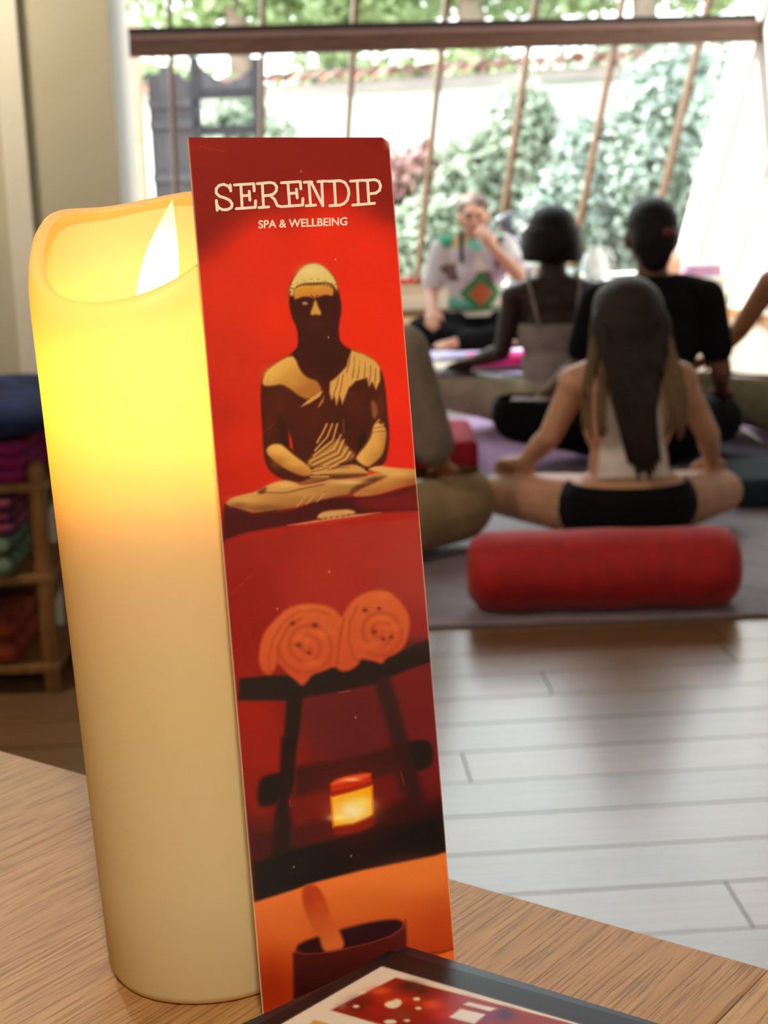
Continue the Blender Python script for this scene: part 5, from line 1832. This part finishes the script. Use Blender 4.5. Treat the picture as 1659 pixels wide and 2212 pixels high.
# garden gate
gate = empty('garden_gate', (-1.32, 13.0, 0.0), 0.0)
M_gate = mat('weathered_gate_wood', srgb(80, 76, 79), 0.8, srgb(56, 53, 57), 5, stretch=(14, 14, 1), bump=0.2, objrand=0.15)
M_gate2 = mat('dark_gate_wood', srgb(46, 43, 46), 0.8, srgb(34, 32, 35), 5, stretch=(14, 14, 1), bump=0.2)
for k in range(4):
    h = 1.84 - 0.05 * abs(k - 1)
    link('gate_board', box((-0.42 + k * 0.092, -0.012, 0.04), (-0.42 + k * 0.092 + 0.0915, 0.012, h), 0.004), M_gate, gate)
for z in (0.35, 0.95, 1.36, 1.52):
    link('rail', box((-0.425, -0.04, z), (-0.05, -0.012, z + 0.07), 0.004), M_gate, gate)
for x, h in ((-0.045, 1.90), (0.435, 1.88)):
    link('post', box((x - 0.035, -0.04, 0), (x + 0.035, 0.04, h), 0.005), M_gate2, gate)
for z in (0.05, 0.55, 0.98, 1.30, 1.58):
    link('cross_rail', box((-0.01, -0.025, z), (0.40, 0.025, z + 0.075), 0.004), M_gate2, gate)
link('stile', box((0.165, -0.02, 0.05), (0.205, 0.02, 1.34), 0.004), M_gate2, gate)
link('arched_top', prism([(-0.01, -0.02, 1.65), (0.40, -0.02, 1.65), (0.40, -0.02, 1.80), (0.30, -0.02, 1.73), (0.2, -0.02, 1.70), (0.1, -0.02, 1.75), (-0.01, -0.02, 1.84)], (0, 0.04, 0)), M_gate, gate)
tag(gate, 'weathered grey wooden garden gate seen through the left panes', 'gate')
pil = empty('stone_pillar', (-1.93, 13.0, 0))
link('shaft', box((-0.13, -0.13, -0.03), (0.13, 0.13, 2.1), 0.01), mat('tan_stone', srgb(196, 166, 138), 0.9, srgb(172, 142, 116), 9, bump=0.3, bscale=20), pil)
link('cap', box((-0.16, -0.16, 2.1), (0.16, 0.16, 2.17), 0.01), MATS['tan_stone'], pil)
tag(pil, 'tan stone pillar left of the garden gate', 'pillar')


def leaf_cloud(blobs, n, size, seed):
    r = np.random.default_rng(seed)
    vol = np.array([b[3] * b[4] + b[3] * b[5] + b[4] * b[5] for b in blobs])
    pick = r.choice(len(blobs), n, p=vol / vol.sum())
    d = r.normal(size=(n, 3))
    d /= np.linalg.norm(d, axis=1)[:, None]
    B = np.array(blobs)[pick]
    shell = 0.80 + 0.26 * r.random(n)[:, None]
    P = B[:, :3] + d * B[:, 3:] * shell
    P[:, 2] = np.maximum(P[:, 2], 0.02)
    nrm = d * 0.8 + r.normal(size=(n, 3)) * 0.6
    nrm /= np.linalg.norm(nrm, axis=1)[:, None]
    t = np.cross(nrm, r.normal(size=(n, 3)))
    t /= np.linalg.norm(t, axis=1)[:, None]
    s = np.cross(nrm, t)
    sz = size * (0.6 + 0.8 * r.random(n))[:, None]
    V = np.stack([P - t * sz, P + s * sz * .55 + nrm * sz * .12, P + t * sz, P - s * sz * .55 + nrm * sz * .12], 1).reshape(-1, 3)
    me = bpy.data.meshes.new('leaves')
    me.vertices.add(4 * n)
    me.vertices.foreach_set('co', V.ravel())
    me.loops.add(4 * n)
    me.loops.foreach_set('vertex_index', np.arange(4 * n, dtype=np.int32))
    me.polygons.add(n)
    me.polygons.foreach_set('loop_start', (np.arange(n) * 4).astype(np.int32))
    me.update(calc_edges=True)
    return me


def leaf_mat(name, a, b, c):
    m = mat(name, a, 0.6, b, 9, transl=0.3, detail=2)
    return m


G1 = leaf_mat('ivy_grey_green', srgb(130, 146, 126), srgb(174, 185, 168), None)
G2 = leaf_mat('shrub_blue_green', srgb(126, 146, 136), srgb(178, 191, 183), None)
G3 = leaf_mat('leaf_yellow_green', srgb(136, 160, 104), srgb(192, 206, 160), None)
G4 = leaf_mat('leaf_plum', srgb(120, 76, 82), srgb(150, 120, 110), None)
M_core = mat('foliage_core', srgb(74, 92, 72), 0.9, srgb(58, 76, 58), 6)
M_bark = mat('tree_bark', srgb(158, 136, 120), 0.9, srgb(124, 104, 92), 6, stretch=(6, 6, 1), bump=0.4)


def bush(name, label, blobs, n, size, m, seed, cat='bush', group=None, trunk=None):
    if name == 'ivy_shrub' and seed < 7:
        blobs = [(b[0] * 1.08, b[1] + (0.5 if seed == 6 else 0.9), b[2] * 1.06, b[3] * 1.08, b[4], b[5] * 1.06) for b in blobs]
    o = empty(name, (blobs[0][0], blobs[0][1], 0))
    bb = [(b[0] - blobs[0][0], b[1] - blobs[0][1]) + tuple(b[2:]) for b in blobs]
    f = link('foliage', leaf_cloud(bb, n, size, seed), m, o)
    f['kind'] = 'stuff'
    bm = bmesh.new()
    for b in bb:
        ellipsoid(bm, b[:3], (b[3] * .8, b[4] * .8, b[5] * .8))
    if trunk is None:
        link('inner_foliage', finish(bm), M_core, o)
    else:
        bm.free()
        link('trunk', tube(trunk[0], trunk[1], 12), M_bark, o)
    return tag(o, label, cat, group)


BG = 'shrubs in the garden'
bush('ivy_shrub', 'low plum-tinged shrub in the garden just right of the card', [(0.05, 12.75, .50, .42, .3, .58), (0.42, 12.7, .55, .3, .3, .55)], 2400, 0.05, G4, 1, group=BG)
bush('ivy_shrub', 'grey-green shrub in the garden behind the person facing us', [(0.72, 12.6, .52, .42, .3, .66), (0.5, 12.3, .3, .5, .25, .42)], 3000, 0.05, G1, 2, group=BG)
bush('ivy_shrub', 'peaked ivy mound on the white garden wall above the fan', [(1.14, 12.6, .85, .34, .25, .74), (1.28, 12.55, .55, .35, .25, .65)], 3000, 0.05, G1, 3, group=BG)
bush('ivy_shrub', 'ivy hanging in a dip of the hedge above the short-haired person', [(1.62, 12.3, .62, .36, .25, .64), (1.45, 12.15, .4, .4, .2, .42)], 2800, 0.05, G2, 4, group=BG)
bush('ivy_shrub', 'tall pale ivy in the garden near the right wall', [(2.05, 12.1, .85, .34, .3, .82), (2.25, 12.0, .9, .4, .3, .9)], 3600, 0.05, G2, 5, group=BG)
bush('ivy_shrub', 'blue-green climber filling the last pane before the right wall', [(2.72, 11.95, 1.0, .45, .3, 1.0), (3.2, 11.9, 1.1, .4, .3, 1.1)], 3600, 0.05, G2, 6, group=BG)
bush('ivy_shrub', 'shadowy shrub standing behind the garden gate', [(-1.15, 14.1, .85, .42, .3, .86)], 2000, 0.05, G1, 8, group=BG)
bush('ivy_shrub', 'rounded green shrub just right of the garden gate', [(-0.78, 13.9, .62, .26, .25, .82)], 1500, 0.05, G1, 7, group=BG)
TG_ = 'trees beyond the garden wall'
for i, (x, y, r0, lab) in enumerate(((-1.33, 17.2, 0.13, 'pale-trunked tree behind the garden gate'), (-0.40, 18.0, 0.17, 'grey-trunked tree left of the middle beyond the garden wall'), (1.08, 17.0, 0.16, 'brown-trunked tree beyond the wall right of the middle'), (2.75, 16.4, 0.14, 'leafy tree over the right half of the beam'), (4.4, 15.8, 0.14, 'leafy tree at the top right corner of the glazing'))):
    bl_ = [(x, y, 3.5, 1.0, 0.8, 0.9), (x - 0.6, y + 0.3, 3.0, 0.7, 0.6, 0.6), (x + 0.6, y + 0.2, 3.0, 0.7, 0.6, 0.6)]
    bush('garden_tree', lab, bl_, 3500, 0.085, G3, 20 + i, 'tree', TG_, ([(0, 0, -0.05), (0.03, 0, 1.5), (-0.02, 0.02, 2.6), (0.05, 0, 3.8)], [r0 * 1.15, r0, r0 * 0.9, r0 * 0.5]))
HG = 'hedge shrubs beyond the garden wall'
for i, (x, y, lab) in enumerate(((-2.2, 16.9, 'yellow-green shrub above the garden gate'), (-0.3, 16.8, 'leafy shrub over the garden wall at the left'), (0.9, 16.4, 'leafy shrub over the garden wall in the middle'), (2.3, 15.6, 'leafy shrub over the garden wall at the right'), (3.7, 14.6, 'leafy shrub over the wall beside the right wall edge'))):
    bush('hedge_shrub', lab, [(x, y, 1.25, 0.85, 0.5, 1.0), (x + 0.5, y + 0.1, 1.1, 0.6, 0.5, 0.95)], 2600, 0.07, G3 if i != 3 else G1, 40 + i, group=HG)
